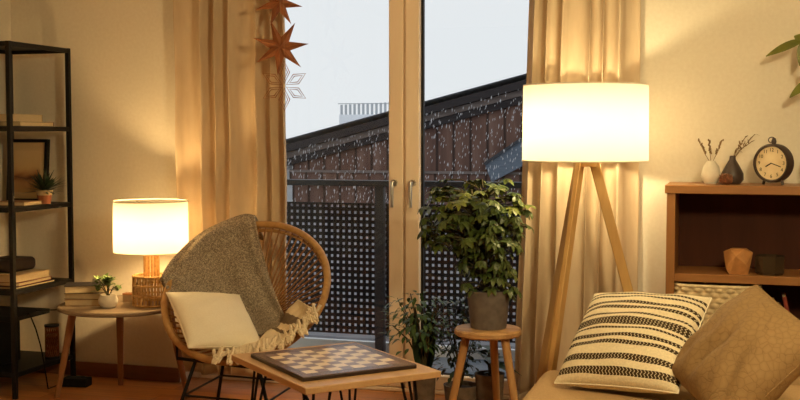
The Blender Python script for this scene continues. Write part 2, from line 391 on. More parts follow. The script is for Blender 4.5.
struct(MB().box2((XL, YB, 0), (XL + .018, YW - .02, .075)).build('baseboard_left', M['baseboard'], bevel=.003))

# balcony door: outer frame, two sashes with panes and lever handles
GY = YW + .17; XM = -1.608
door = bpy.data.objects.new('door_1', None); C.objects.link(door); struct(door)
b = MB()
b.box2((WX0, GY - .05, 0), (WX0 + .05, GY + .06, WZ)); b.box2((WX1 - .05, GY - .05, 0), (WX1, GY + .06, WZ))
b.box2((WX0 + .05, GY - .05, WZ - .05), (WX1 - .05, GY + .06, WZ)); b.box2((WX0 + .05, GY - .05, 0), (WX1 - .05, GY + .06, .02))
b.build('door_frame', M['window_wood'], door, bevel=.004)
for side, x0, x1 in ((-1, WX0 + .05, XM - .005), (1, XM + .005, WX1 - .05)):
    b = MB(); sw = .075
    b.box2((x0, GY - .045, .022), (x0 + sw, GY + .03, WZ - .052)); b.box2((x1 - sw, GY - .045, .022), (x1, GY + .03, WZ - .052))
    b.box2((x0 + sw, GY - .045, .022), (x1 - sw, GY + .03, .095)); b.box2((x0 + sw, GY - .045, WZ - .13), (x1 - sw, GY + .03, WZ - .052))
    s = b.build('sash', M['window_wood'], door, bevel=.006)
    gx0, gx1 = x0 + sw, x1 - sw
    g = MB()
    for q0, q1 in (((gx0, .095), (gx0 + .012, WZ - .13)), ((gx1 - .006, .095), (gx1, WZ - .13)), ((gx0 + .012, .095), (gx1 - .006, .101)), ((gx0 + .012, WZ - .136), (gx1 - .006, WZ - .13))):
        g.box2((q0[0], GY - .012, q0[1]), (q1[0], GY + .012, q1[1]))
    g.build('gasket', M['gasket'], s)
    MB().box2((gx0 + .001, GY - .003, .096), (gx1 - .001, GY + .003, WZ - .131)).build('glass_pane', M['glass'], s)
    hx = XM + side * .048; hz = 1.06
    h = MB().tube([(hx, GY - .066, hz), (hx, GY - .045, hz)], .017, 16).tube([(hx, GY - .058, hz), (hx, GY - .09, hz)], .009, 12).build('handle_rosette', M['steel'], s)
    MB().tube([(hx, GY - .088, hz + .008), (hx, GY - .094, hz - .02), (hx, GY - .092, hz - .12)], [.009, .009, .008], 10).build('handle_lever', M['steel'], h)
MB().box2((XM - .0045, GY - .03, .03), (XM + .0045, GY + .02, WZ - .06)).build('cover_strip', M['window_wood'], door, bevel=.003)

# ---------------------------------------------------------------- outdoors
struct(MB().box2((-5.5, YW + .3, -.2), (1.0, 6.36, -.02)).build('balcony_floor', M['balcony']))
struct(MB().box2((-5.5, 6.34, -.2), (1.0, 6.38, .045)).build('balcony_kerb', M['white_metal']))
b = MB(); b.add([(x, y, z) for x in (-14, 8) for y, z in ((7.2, -.1), (14.2, .37), (40, .37), (40, -.9), (7.2, -.9))], [(0, 1, 2, 3, 4), (9, 8, 7, 6, 5)] + [(k, k + 5, (k + 1) % 5 + 5, (k + 1) % 5) for k in range(5)])
struct(b.build('ground', M['slush']))
rail = thing('balcony_railing', 'dark grey balcony railing with square-perforated panels outside the glass door', 'railing', (0, 6.30, 0))
MB().box2((-4.6, -.03, .995), (0.2, .03, 1.03)).build('top_rail', M['rail_metal'], rail, bevel=.004)
for i in range(5):
    x = -4.53 + i * 1.24
    MB().box2((x - .028, -.022, -.02), (x + .028, .022, .995)).build('post', M['rail_metal'], rail, bevel=.003)
for i in range(4):      # punched panels: a lattice of strips leaves real square holes
    x0, x1 = -4.53 + i * 1.24 - (.02 if i == 2 else .02), -4.53 + (i + 1) * 1.24 + .02
    x0 = -4.53 + i * 1.24; x1 = x0 + 1.24
    nx, nz = 33, 21; px = (x1 - x0) / nx; z0, z1 = .09, .89; pz = (z1 - z0) / nz; hw = .0165
    b = MB(); vs = []; fs = []
    xs = [x0]; 
    for k in range(nx): c = x0 + (k + .5) * px; xs += [c - hw / 2, c + hw / 2]
    xs.append(x1); zs = [z0]
    for k in range(nz): c = z0 + (k + .5) * pz; zs += [c - hw / 2, c + hw / 2]
    zs.append(z1); nz2 = len(zs)
    vs = [(x, .034, z) for x in xs for z in zs]
    for a in range(len(xs) - 1):
        for e in range(nz2 - 1):
            if a % 2 == 1 and e % 2 == 1: continue
            fs.append((a * nz2 + e, (a + 1) * nz2 + e, (a + 1) * nz2 + e + 1, a * nz2 + e + 1))
    b.add(vs, fs); b.build('perforated_panel', M['panel_metal'], rail, solid=.004, flat=True)

HY = 14.0; SL = .2537
hz = lambda x: 1.185 + (x + 5.943) * SL          # line of the snow edge
house = thing('timber_house', 'dark brown timber-clad house with a snowy sloping roof beyond the balcony', 'house', (-4, HY, -.4))
o_ = (-4, HY, -.4)
def loc(x, y, z): return (x - o_[0], y - o_[1], z - o_[2])
b = MB(); xa, xb = -5.81, 1.0
vs = [loc(xa, HY, -.4), loc(xb, HY, -.4), loc(xb, HY, hz(xb) - .145), loc(xa, HY, hz(xa) - .145)]
vs += [(v[0], v[1] + 6, v[2]) for v in vs]
b.add(vs, [(0, 1, 2, 3), (7, 6, 5, 4), (0, 4, 5, 1), (1, 5, 6, 2), (2, 6, 7, 3), (3, 7, 4, 0)]); b.build('wall', M['siding'], house)
def slab(x0, x1, y0, y1, up0, up1):
    b = MB(); vs = [loc(x, y, hz(x) + u) for y in (y0, y1) for x, u in ((x0, up0), (x1, up0), (x1, up1), (x0, up1))]
    return b.add(vs, [(0, 1, 2, 3), (7, 6, 5, 4), (0, 4, 5, 1), (1, 5, 6, 2), (2, 6, 7, 3), (3, 7, 4, 0)])
slab(-7.5, 1.2, HY - .16, HY + 6.2, -.14, -.04).build('roof', M['fascia'], house)
slab(-7.5, 1.2, HY - .08, HY - .003, -.225, -.145).build('verge_board', M['verge'], house)
slab(-7.5, 1.2, HY - .06, HY - .003, -.32, -.227).build('verge_trim', M['fascia'], house)
b = MB(); nx = 60
def snowf(u, v):
    x = -7.5 + u * 8.7; a = v * 2 * PI
    return loc(x, HY - .18 + 3.2 - 3.2 * math.cos(a), hz(x) - .02 + .05 + (.045 + .01 * math.sin(x * 5)) * math.sin(a))
b.grid(snowf, nx, 12).build('roof_snow', M['snow'], house)
MB().box2(loc(-5.81, HY - .10, .66), loc(1.0, HY - .003, .80)).build('beam', M['siding'], house)
MB().box2(loc(-5.81, HY - .12, .80), loc(1.0, HY - .003, .83)).build('beam_flashing', M['verge'], house)
o2 = MB().box2((-7.5, HY + .2, -.4), (-5.815, HY + 5, .90)).build('annex_wall', M['white_render'])
tag(o2, 'white rendered annex at the left end of the timber house', 'building')
t = thing('sloping_board', 'blue-grey slanted stair panel leaning on the brown house wall at right', 'panel', (-2.95, HY - .14, .83))
b = MB(); b.add([(x, y, z) for y in (-.03, .03) for x, z in ((-.155, .114), (.6, .62), (.6, .22), (-.063, -.127))], [(0, 3, 2, 1), (4, 5, 6, 7)] + [(k, k + 4, (k + 1) % 4 + 4, (k + 1) % 4)[::-1] for k in range(4)])
b.build('board', M['grey_board'], t)
MB().bar((-.155, -.05, .104), (.6, -.05, .61), .03, .03).build('edge_trim', M['rail_metal'], t)
t = thing('roof_fence', 'pale slatted snow fence far off above the snowy roof edge', 'fence', (-7.52, 20.6, 1.70))
for k in range(13): MB().box2((k * .09, -.01, 0), (k * .09 + .045, .01, .19 + .004 * k)).build('slat', M['light_fence'], t)
MB().box2((-.05, -.015, .205), (1.2, .015, .22)).build('fence_rail', M['light_fence'], t)
MB().box2((-.02, -.02, -.3), (1.2, .02, 0)).build('fence_base', M['snow'], t)
b = MB(); rs = random.Random(3)
cnt = 0
while cnt < 2400:
    y = rs.uniform(6.6, 13.2); x = rs.uniform(-.62, -.05) * y * .75; z = rs.uniform(.45, 2.2)
    k = 14 / y
    if 1.3 + (z - 1.3) * k > hz(x * k) - .12: continue
    cnt += 1
    s = rs.uniform(.0028, .0048) * (y / 9); ln = s * rs.uniform(2.5, 5.0); lean = rs.uniform(-.05, .3)
    r3 = Euler((0, lean, 0)).to_matrix()
    vs = [r3 @ Vector(q) for q in ((s * .7, 0, 0), (0, s * .7, 0), (-s * .7, 0, 0), (0, -s * .7, 0), (0, 0, ln), (0, 0, -ln))]
    b.add([v + Vector((x, y, z)) for v in vs], [(0, 1, 4), (1, 2, 4), (2, 3, 4), (3, 0, 4), (1, 0, 5), (2, 1, 5), (3, 2, 5), (0, 3, 5)])
tag(b.build('falling_snow', M['flake']), 'wet snowflakes falling in front of the brown house', 'snow', kind='stuff')

# ---------------------------------------------------------------- curtains
def curtain(label, xt0, xt1, xb0, xb1, folds, seed, zb, group):
    t = thing('curtain', label, 'curtain', ((xt0 + xt1) / 2, 5.13, zb), 0, group)
    rs = random.Random(seed); ph = [rs.uniform(-.6, .6) for _ in range(folds * 3)]; am = [rs.uniform(.6, 1.25) for _ in range(folds * 3)]
    cx = (xt0 + xt1) / 2
    def f(u, v):
        z = zb + v * (2.50 - zb); tt = v ** 1.0
        e = u + .25 / folds * math.sin(2 * PI * u * 2 + seed)
        x = (xb0 + (xb1 - xb0) * u) * (1 - tt) + (xt0 + (xt1 - xt0) * u) * tt
        q = e * folds; k = int(q) % (folds * 2)
        a = .038 * am[k] * (1 - (q % 1)) + .038 * am[k + 1] * (q % 1)
        s = math.sin(2 * PI * q + .35 * math.sin(2.2 * z + seed))
        y = -a * (abs(s) ** .75) * (1 if s > 0 else -1) * (1 - .12 * v) + .006 * math.sin(9 * z + 5 * u)
        return (x - cx + .012 * math.cos(2 * PI * q), y, z - zb)
    MB().grid(f, folds * 18, 30).build('cloth', M['curtain'], t, solid=.003, ang=3)
    f2 = lambda u, v: tuple(Vector(f(u, v * .022)) + Vector((0, -.0035, 0)))
    MB().grid(f2, folds * 18, 2).build('hem', M['curtain'], t, solid=.004, ang=3)
    b = MB().tube([(xt0 - cx - .05, 0, 2.515 - zb), (xt1 - cx + .05, 0, 2.515 - zb)], .012, 12)
    b.build('curtain_rod', M['black_metal'], t)
    return t
curtain('beige linen curtain left of the glass door, behind the rattan chair', -2.765, -2.17, -2.755, -2.15, 6, 1.3, .07, 'linen curtains at the balcony door')
curtain('beige linen curtain right of the glass door, behind the tripod lamp', -.93, -.445, -1.02, -.44, 6, 4.1, .03, 'linen curtains at the balcony door')

# ---------------------------------------------------------------- metal shelving
SX0, SX1, SY0, SY1 = -3.765, -3.385, 4.61, 5.13
sh = thing('metal_shelf', 'black metal open shelving unit in the left corner', 'shelf', (SX0, SY0, 0))
W_, D_ = SX1 - SX0, SY1 - SY0
for x, y in ((0, 0), (W_, 0), (0, D_), (W_, D_)):
    xx = min(max(x, .011), W_ - .011); yy = min(max(y, .011), D_ - .011)
    MB().box2((xx - .011, yy - .011, 0), (xx + .011, yy + .011, 1.7555)).build('post', M['black_metal'], sh, bevel=.0015)
for z in (1.755, 1.343, .945, .537, .13):
    b = MB()
    for q in (((0, 0), (W_, .018)), ((0, D_ - .018), (W_, D_)), ((0, .018), (.018, D_ - .018)), ((W_ - .018, .018), (W_, D_ - .018))):
        b.box2((q[0][0] + .002, q[0][1] + .002, z - .024), (q[1][0] - .002, q[1][1] - .002, z - .002))
    fr = b.build('shelf_frame', M['black_metal'], sh, bevel=.001)
    MB().box2((.006, .006, z - .006), (W_ - .006, D_ - .006, z)).build('shelf_board', M['black_metal'], fr)

def book(label, x, y, z, w, d, t, mat, rz=0.0, group=None, tilt=0.0):
    o = thing('book', label, 'book', (x, y, z), rz, group)
    if tilt: o.rotation_euler = (0, tilt, rz)
    MB().box2((-w / 2 + .004, -d / 2 + .004, .002), (w / 2 - .004, d / 2 - .001, t - .002)).build('pages', M['page'], o)
    b = MB().box2((-w / 2, -d / 2, 0), (w / 2, d / 2, .0022)).box2((-w / 2, -d / 2, t - .0022), (w / 2, d / 2, t)).box2((-w / 2, d / 2 - .0018, .0022), (w / 2, d / 2, t - .0022))
    b.build('cover', mat, o); return o
GS = 'books lying on the black shelf'
book('thin grey-brown book under the cream book, second shelf from the top', -3.515, 4.84, 1.3435, .24, .30, .022, M['book_grey'], .05, GS)
book('thick cream book lying on the second shelf from the top', -3.54, 4.83, 1.366, .20, .25, .038, M['book_cream'], .03, GS)
o = thing('camera_case', 'small black box at the left end of the second shelf', 'box', (-3.68, 4.67, 1.3435))
MB().box2((-.03, -.03, 0), (.03, .03, .028)).build('body', M['black_plastic'], o, bevel=.004); MB().box2((-.028, -.028, .028), (.028, .028, .036)).build('lid', M['black_plastic'], o, bevel=.003)
book('flat tan book under the small spiky plant on the black shelf', -3.50, 4.825, .9455, .17, .15, .020, M['book_tan'], 0, GS)
# framed print leaning on the wall
fr = thing('picture_frame', 'black framed landscape print leaning behind the spiky plant', 'picture', (-3.618, 5.055, .9455))
fr.rotation_euler = (math.radians(-5), 0, 0)
b = MB(); w2, hh = .122, .333; e = .017
for q in (((-w2, 0), (w2, e)), ((-w2, hh - e), (w2, hh)), ((-w2, e), (-w2 + e, hh - e)), ((w2 - e, e), (w2, hh - e))):
    b.box2((q[0][0], -.012, q[0][1]), (q[1][0], .012, q[1][1]))
b.build('frame', M['black_plastic'], fr)
MB().box2((-w2 + e, -.002, e), (w2 - e, .004, hh - e)).build('mat_board', M['mat_board'], fr)
MB().box2((-w2 + .04, -.004, .05), (w2 - .045, -.0022, hh - .06)).build('print', M['art'], fr)
# spiky plant in terracotta pot
pt = thing('potted_succulent', 'small spiky plant in a white-rimmed terracotta pot', 'plant', (-3.44, 4.955, .9455))
MB().lathe([(0, 0), (.030, 0), (.040, .062), (.042, .068), (.037, .068), (.036, .057), (0, .057)], 24).build('pot', M['terracotta'], pt)
MB().lathe([(.0385, .044), (.0432, .067), (.0425, .070)], 24).build('rim_band', M['book_cream'], pt)
b = MB(); rs = random.Random(11)
for i in range(110):
    a = rs.uniform(0, 2 * PI); el = rs.uniform(.0, 1.45); d = Vector((math.cos(a) * math.cos(el), math.sin(a) * math.cos(el), math.sin(el)))
    b.leaf((.006 * math.cos(a), .006 * math.sin(a), .062), d, (0, 0, 1.0) if el < 1.3 else (1, 0, 0), rs.uniform(.08, .125), .015, rs.uniform(0, .3))
b.build('leaves', M['leaf_dark'], pt)
# lower books and bag
book('dark magazine at the bottom of the stack on the third shelf', -3.535, 4.82, .5375, .26, .33, .012, M['book_black'], .0, GS)
book('dark red book in the stack on the third shelf', -3.525, 4.82, .550, .23, .29, .018, M['book_red'], .04, GS)
book('cream-edged book on top of the red book', -3.525, 4.815, .5685, .22, .27, .036, M['book_cream'], -.02, GS)
bg = thing('soft_pouch', 'dark woven pouch lying on the cream-edged book on the black shelf', 'bag', (-3.585, 4.84, .605))
MB().box((0, 0, .033), (.19, .23, .066)).build('body', M['bag_dark'], bg, bevel=.024).modifiers['b'].segments = 5; MB().tube([(-.07, -.06, .066), (0, -.075, .067), (.07, -.06, .066)], .004, 6).build('zip', M['black_metal'], bg)
o = MB().box2((-.035, -.022, 0), (.035, .022, .003)).build('paper_note', M['paper_white'], loc=(-3.712, 4.635, .5375), rot=(0, 0, .3)); tag(o, 'small white paper at the front edge of the third shelf', 'paper')
# speaker, flat player, lantern
sp = thing('loudspeaker', 'black loudspeaker with mesh front on the bottom shelf', 'speaker', (-3.66, 4.78, .1305))
MB().box2((-.09, -.13, 0), (.09, .13, .24)).build('cabinet', M['black_plastic'], sp, bevel=.004); MB().box2((-.08, -.137, .01), (.08, -.1305, .23)).build('grille', M['grille'], sp, bevel=.003)
pl = thing('record_player', 'flat black player resting on the loudspeaker', 'player', (-3.58, 4.80, .371))
MB().box2((-.165, -.15, .006), (.165, .15, .03)).build('body', M['black_plastic'], pl, bevel=.003)
for x in (-.14, .0):
    for y in (-.1, .1): MB().lathe([(0, 0), (.01, 0), (.01, .006), (0, .006)], 12, (x, y, 0)).build('foot', M['gasket'], pl)
ln = thing('woven_lantern', 'slim copper-brown woven lantern standing on the bottom shelf', 'lantern', (-3.435, 4.99, .1305))
b = MB()
for k in range(20):
    a = 2 * PI * k / 20
    for sgn in (-1, 1):
        b.tube([(.034 * math.cos(a + sgn * s * .9), .034 * math.sin(a + sgn * s * .9), .01 + .16 * s) for s in (0, .25, .5, .75, 1)], .0022, 5)
b.build('mesh_body', M['copper_mesh'], ln)
MB().lathe([(0, 0), (.038, 0), (.038, .012), (0, .012)], 24).build('base', M['black_metal'], ln)
MB().lathe([(.0, .168), (.038, .168), (.038, .178), (0, .178)], 24).build('cap', M['black_metal'], ln)
MB().lathe([(0, .0125), (.022, .0125), (.022, .12), (0, .12)], 16).build('candle', M['book_tan'], ln)
ps = thing('power_adapter', 'black power strip on the floor behind the left side table leg', 'adapter', (-3.27, 4.96, 0), .15)
MB().box2((-.07, -.035, 0), (.07, .035, .045)).build('body', M['black_plastic'], ps, bevel=.006)
MB().box2((-.055, -.022, .0455), (.035, .022, .049)).build('socket_plate', M['grille'], ps, bevel=.001)
o = MB().tube([(-3.10, 5.07, .38), (-3.18, 5.05, .40), (-3.26, 4.98, .415), (-3.34, 4.93, .400), (-3.43, 4.85, .4045)], .0035, 6).build('lamp_cable', M['black_plastic']); tag(o, 'black cable looping from behind the side table to the shelf', 'cable')
o = MB().tube([(-3.41, 4.76, .4045), (-3.385, 4.74, .395), (-3.355, 4.74, .33), (-3.345, 4.76, .25), (-3.355, 4.80, .16), (-3.36, 4.84, .006), (-3.36, 4.93, .006), (-3.342, 4.955, .02)], .0035, 6).build('player_cable', M['black_plastic']); tag(o, 'black cable hanging from the flat player to the floor', 'cable')

# ---------------------------------------------------------------- side table and what stands on it
SC = Vector((-2.905, 4.80, 0)); SR = .305; SZ = .47
st = thing('side_table', 'round dark-topped wooden side table with splayed legs under the woven lamp', 'table', SC)
MB().lathe([(0, SZ - .022), (SR - .012, SZ - .022), (SR, SZ - .016), (SR, SZ - .005), (SR - .005, SZ), (0, SZ)], 64).build('table_top', M['side_wood'], st, ang=.5)
for a in (180, 106, -2):
    r = math.radians(a); d = CR * math.cos(r) + CF * math.sin(r)
    MB().tube([d * .235 + Vector((0, 0, SZ - .02)), d * (.325 if a != 106 else .29) + Vector((0, 0, 0.002))], [.021, .013], 14).build('leg', M['leg_wood'], st)
GB = 'books on the side table'
book('large tan book at the bottom of the stack on the side table', -3.06, 4.755, .4705, .205, .155, .030, M['book_tan'], YAW + .1, GB)
book('grey middle book of the stack on the side table', -3.065, 4.76, .501, .185, .15, .030, M['book_grey'], YAW - .1, GB)
book('dark-covered top book of the stack on the side table', -3.07, 4.755, .5315, .20, .155, .036, M['book_black'], YAW + .22, GB)
jp = thing('potted_jade', 'small jade plant in a round white pot on the side table', 'plant', (-2.90, 4.675, .4705))
MB().lathe([(0, 0), (.03, 0), (.045, .02), (.047, .038), (.038, .062), (.034, .062), (.036, .052), (0, .052)], 28).build('pot', M['ceramic_white'], jp)
b = MB(); lb = MB(); rs = random.Random(5)
for i in range(9):
    a = rs.uniform(0, 2 * PI); q = Vector((math.cos(a), math.sin(a), 0)) * rs.uniform(.015, .06) + Vector((0, 0, rs.uniform(.10, .15)))
    b.tube([(0, 0, .05), q * .55 + Vector((0, 0, .04)), q], .0025, 5)
    for k in range(11):
        d = Vector((rs.uniform(-1, 1), rs.uniform(-1, 1), rs.uniform(-.2, .9)))
        lb.leaf(q - Vector((0, 0, rs.uniform(0, .03))), d, (0, 0, 1), rs.uniform(.028, .042), .022, .1)
b.build('stems', M['stem'], jp); lb.build('foliage', M['leaf_jade'], jp)
o = thing('small_box', 'small wooden box on the side table behind the plant', 'box', (-2.90, 4.87, .4705), .1)
MB().box2((-.028, -.02, 0), (.028, .02, .034)).build('body', M['side_wood'], o, bevel=.002); MB().box2((-.029, -.021, .034), (.029, .021, .044)).build('lid', M['leg_wood'], o, bevel=.002)
# table lamp
tl = thing('table_lamp', 'lit table lamp with white drum shade and woven cane base', 'lamp', (-2.735, 4.80, .4705))
b = MB()
for k in range(34):
    a = 2 * PI * k / 34; rr = .088 + (.002 if k % 2 else -.002)
    b.tube([(rr * math.cos(a), rr * math.sin(a), .005), (rr * math.cos(a + .03), rr * math.sin(a + .03), .075), (rr * math.cos(a), rr * math.sin(a), .145)], .0042, 6)
bs = b.build('woven_base', M['basket'], tl)
b = MB()
for z in (.005, .05, .10, .145): b.tube([(.089 * math.cos(2 * PI * k / 40), .089 * math.sin(2 * PI * k / 40), z) for k in range(40)], .0055, 8, True)
b.build('weave_ring', M['basket'], bs)
MB().lathe([(0, .0), (.08, .0), (.08, .008), (0, .008)], 28).build('base_plate', M['leg_wood'], tl)
MB().lathe([(0, .135), (.086, .135), (.086, .141), (0, .141)], 28).build('base_top', M['basket'], tl)
b = MB()
for k in range(13):
    a = 2 * PI * k / 13; b.tube([(.033 * math.cos(a), .033 * math.sin(a), .14), (.033 * math.cos(a), .033 * math.sin(a), .29)], .0062, 8)
b.build('cane_stem', M['basket'], tl)
def drum_shade(t, r0, r1, z0, z1, mat, bulb, bz):
    b = MB(); n = 72
    s = b.lathe([(r0, z0), (r1, z1)], n).build('lamp_shade', mat, t, solid=.002)
    for z, r in ((z0, r0), (z1, r1)): MB().tube([(r * math.cos(2 * PI * k / n), r * math.sin(2 * PI * k / n), z) for k in range(n)], .003, 6, True).build('shade_rim', M['ceramic_white'], s)
    b = MB()
    for k in range(3):
        a = 2 * PI * k / 3 + .4; b.tube([(0.012 * math.cos(a), .012 * math.sin(a), z1 - .03), ((r1 - .003) * math.cos(a), (r1 - .003) * math.sin(a), z1 - .01)], .002, 5)
    b.build('shade_spider', M['steel'], s)
    MB().tube([(0, 0, bz - .09), (0, 0, bz - .036)], .014, 12).build('lamp_socket', M['ceramic_white'], t)
    MB().ell((0, 0, bz), (.034, .034, .038), 10).build('bulb', bulb, t)
drum_shade(tl, .179, .177, .264, .510, M['shade'], M['bulb_table'], .338)

# ---------------------------------------------------------------- rattan chair with throws and pillow
CC = Vector((-2.16, 4.64, .59)); CEL = math.radians(43); CY = math.radians(3)
CRM = Matrix.Rotation(CY, 3, 'Z')
cn = Vector((0, -math.cos(CEL), math.sin(CEL))); ce1 = Vector((1, 0, 0)); ce2 = Vector((0, math.sin(CEL), math.cos(CEL)))
RR = .385
def dep(p, q): r = min(1.0, math.hypot(p, q) / RR); return .25 * (1 - r ** 1.4)
def cl(p, q, h): return ce1 * p + ce2 * q + cn * h                           # chair-local, about the rim centre
def cw(p, q, h): return CC + CRM @ cl(p, q, h)
ch = thing('rattan_chair', 'round rattan cord chair on thin black legs by the glass door', 'chair', (CC.x, CC.y, 0), CY)
cz = Vector((0, 0, CC.z))
ring = [cz + cl(RR * math.cos(2 * PI * k / 72), RR * math.sin(2 * PI * k / 72), 0) for k in range(72)]
MB().tube(ring, .0165, 12, True).build('rim', M['rattan'], ch)
MB().tube([cz + cl((RR - .014) * math.cos(2 * PI * k / 72), (RR - .014) * math.sin(2 * PI * k / 72), -.028) for k in range(72)], .009, 8, True).build('inner_rim', M['rattan'], ch)
MB().tube([cz + cl(.055 * math.cos(2 * PI * k / 24), .055 * math.sin(2 * PI * k / 24), -.24) for k in range(24)], .008, 8, True).build('centre_ring', M['rattan'], ch)
for k in range(64):
    a = 2 * PI * k / 64; pts = []
    for s in (0, .3, .6, 1):
        r = .055 + (RR - .055) * s; tw = .25 * (1 - s)
        p, q = r * math.cos(a + tw), r * math.sin(a + tw); pts.append(cz + cl(p, q, -dep(p, q) * .97 - .008))
    MB().tube(pts, .0045, 6).build('cord', M['cord'], ch)
def fl(p, q, h): v = cz + cl(p, q, h); return v
# black base: upper loop, four legs, lower bars
bt = [Vector((-.25, -.20, .30)), Vector((.20, -.20, .27)), Vector((.20, .14, .27)), Vector((-.25, .14, .30))]
MB().tube([bt[0] + Vector((0, 0, .06)), bt[0], bt[1], bt[1] + Vector((.02, 0, .05))], .008, 8).build('seat_support', M['black_metal'], ch)
MB().tube([bt[3] + Vector((0, 0, .0)), bt[2]], .008, 8).build('seat_support', M['black_metal'], ch)
ft = [Vector((-.24, -.28, .004)), Vector((.24, -.28, .004)), Vector((.24, .22, .004)), Vector((-.24, .22, .004))]
tops = [Vector((-.16, -.20, .295)), Vector((.14, -.20, .275)), Vector((.14, .14, .275)), Vector((-.16, .14, .295))]
for a, c in zip(tops, ft): MB().tube([a, c], .0085, 8).build('leg', M['black_metal'], ch)
mid = [a + (c - a) * .52 for a, c in zip(tops, ft)]
for i in range(4): MB().tube([mid[i], mid[(i + 1) % 4]], .005, 8).build('stretcher', M['black_metal'], ch)
def interp(pts, t):
    n = len(pts) - 1; x = min(max(t, 0), 1) * n; i = min(int(x), n - 1); f = x - i
    p0, p1, p2, p3 = (pts[max(i - 1, 0)], pts[i], pts[i + 1], pts[min(i + 2, n)])
    return tuple(.5 * ((2 * b) + (c - a) * f + (2 * a - 5 * b + 4 * c - d) * f * f + (-a + 3 * b - 3 * c + d) * f ** 3) for a, b, c, d in zip(p0, p1, p2, p3))
top_c = [(-.415, .03), (-.385, .15), (-.29, .30), (-.13, .405), (-.055, .405)]
bot_c = [(-.365, -.05), (-.25, -.04), (-.10, -.08), (.05, -.14), (.20, -.10)]
def knit_f(u, v):
    a = interp(top_c, u); c = interp(bot_c, u)
    if v < .18:          # folded over the rim, hanging behind
        k = (.18 - v) / .18; r = 1 + .045 * math.sin(PI * min(1, k)) ; p, q = a[0] * r, a[1] * r; h = .032 - .16 * k * k - .02 * k
    else:
        k = (v - .18) / .82; bow = .04 * math.sin(PI * k) * u
        p = a[0] + (c[0] - a[0]) * k - bow; q = a[1] + (c[1] - a[1]) * k + bow * .2
        h = max(-dep(p, q) + .022, -.30) + .012 * (1 - k) ** 6
        h += (.013 * math.sin(13 * u + 5 * k + 2 * math.sin(4 * k)) + .007 * math.sin(27 * u - 9 * k + 1.5 * math.sin(6 * u))) * max(0.0, math.sin(PI * k)) ** .6 + .006 * math.sin(25 * k + 9 * u) + .012 * math.exp(-((u - .35 - .3 * k) / .05) ** 2) * math.sin(PI * k)
    return cw(p, q, h) - Vector((CC.x, CC.y, CC.z))
kt = thing('knit_throw', 'grey-brown knitted throw draped over the back of the rattan chair', 'throw', CC)
MB().grid(knit_f, 60, 60).build('cloth', M['knit'], kt, solid=.010, ang=3)
b = MB()
for k in range(61):
    pass
b.tube([knit_f(1.0, .18 + .82 * k / 40) for k in range(41)], .007, 6).build('edge_hem', M['knit'], kt)
out_c = [(.385, -.14), (.36, -.19), (.30, -.265), (.20, -.335), (.10, -.375), (-.02, -.395)]
inn_c = [(.22, .03), (.17, -.03), (.12, -.12), (.08, -.19), (.03, -.26), (-.04, -.33)]
def thr_f(u, v):
    a = interp(out_c, u); c = interp(inn_c, u); k = v
    p = a[0] + (c[0] - a[0]) * k; q = a[1] + (c[1] - a[1]) * k
    h = -dep(p, q) + .036 + .02 * math.exp(-k * 5) + .008 * math.sin(22 * u + 4 * k) + .004 * math.sin(31 * k)
    return cw(p, q, h) - CC
tt = thing('tasselled_throw', 'cream tasselled throw with a grey stripe over the front rim of the rattan chair', 'throw', CC)
MB().grid(thr_f, 60, 24, True).build('cloth', M['throw'], tt, solid=.008, ang=3)
rs = random.Random(21)
for k in range(20):
    u = (k + .5) / 20; base = Vector(thr_f(u, .0)) + Vector((0, -.004, .006)); out = Vector((base.x, base.y, 0)).normalized()
    b = MB()
    d = (Vector((rs.uniform(-.7, .7), -.5, -.9)) + out * .35).normalized(); sd = Vector((d.z, 0, -d.x)).normalized()
    mid_ = base + d * rs.uniform(.012, .022)
    b.ell(mid_, (.014, .014, .012), 6, Euler((rs.uniform(-1, 1), rs.uniform(-1, 1), 0)).to_matrix())
    for e in (-1, 1): b.tube([base - d * .03 + sd * .016 * e, base - d * .008 + sd * .012 * e, mid_], .0075, 6)
    for j in range(4):
        e = (d + Vector((rs.uniform(-.8, .8), rs.uniform(-.5, .1), rs.uniform(-.2, .4)))).normalized()
        b.tube([mid_, mid_ + e * .014 + d * .006, mid_ + e * .02 + d * rs.uniform(.012, .024)], [.009, .009, .005], 6)
    b.build('tassel', M['tassel'], tt)

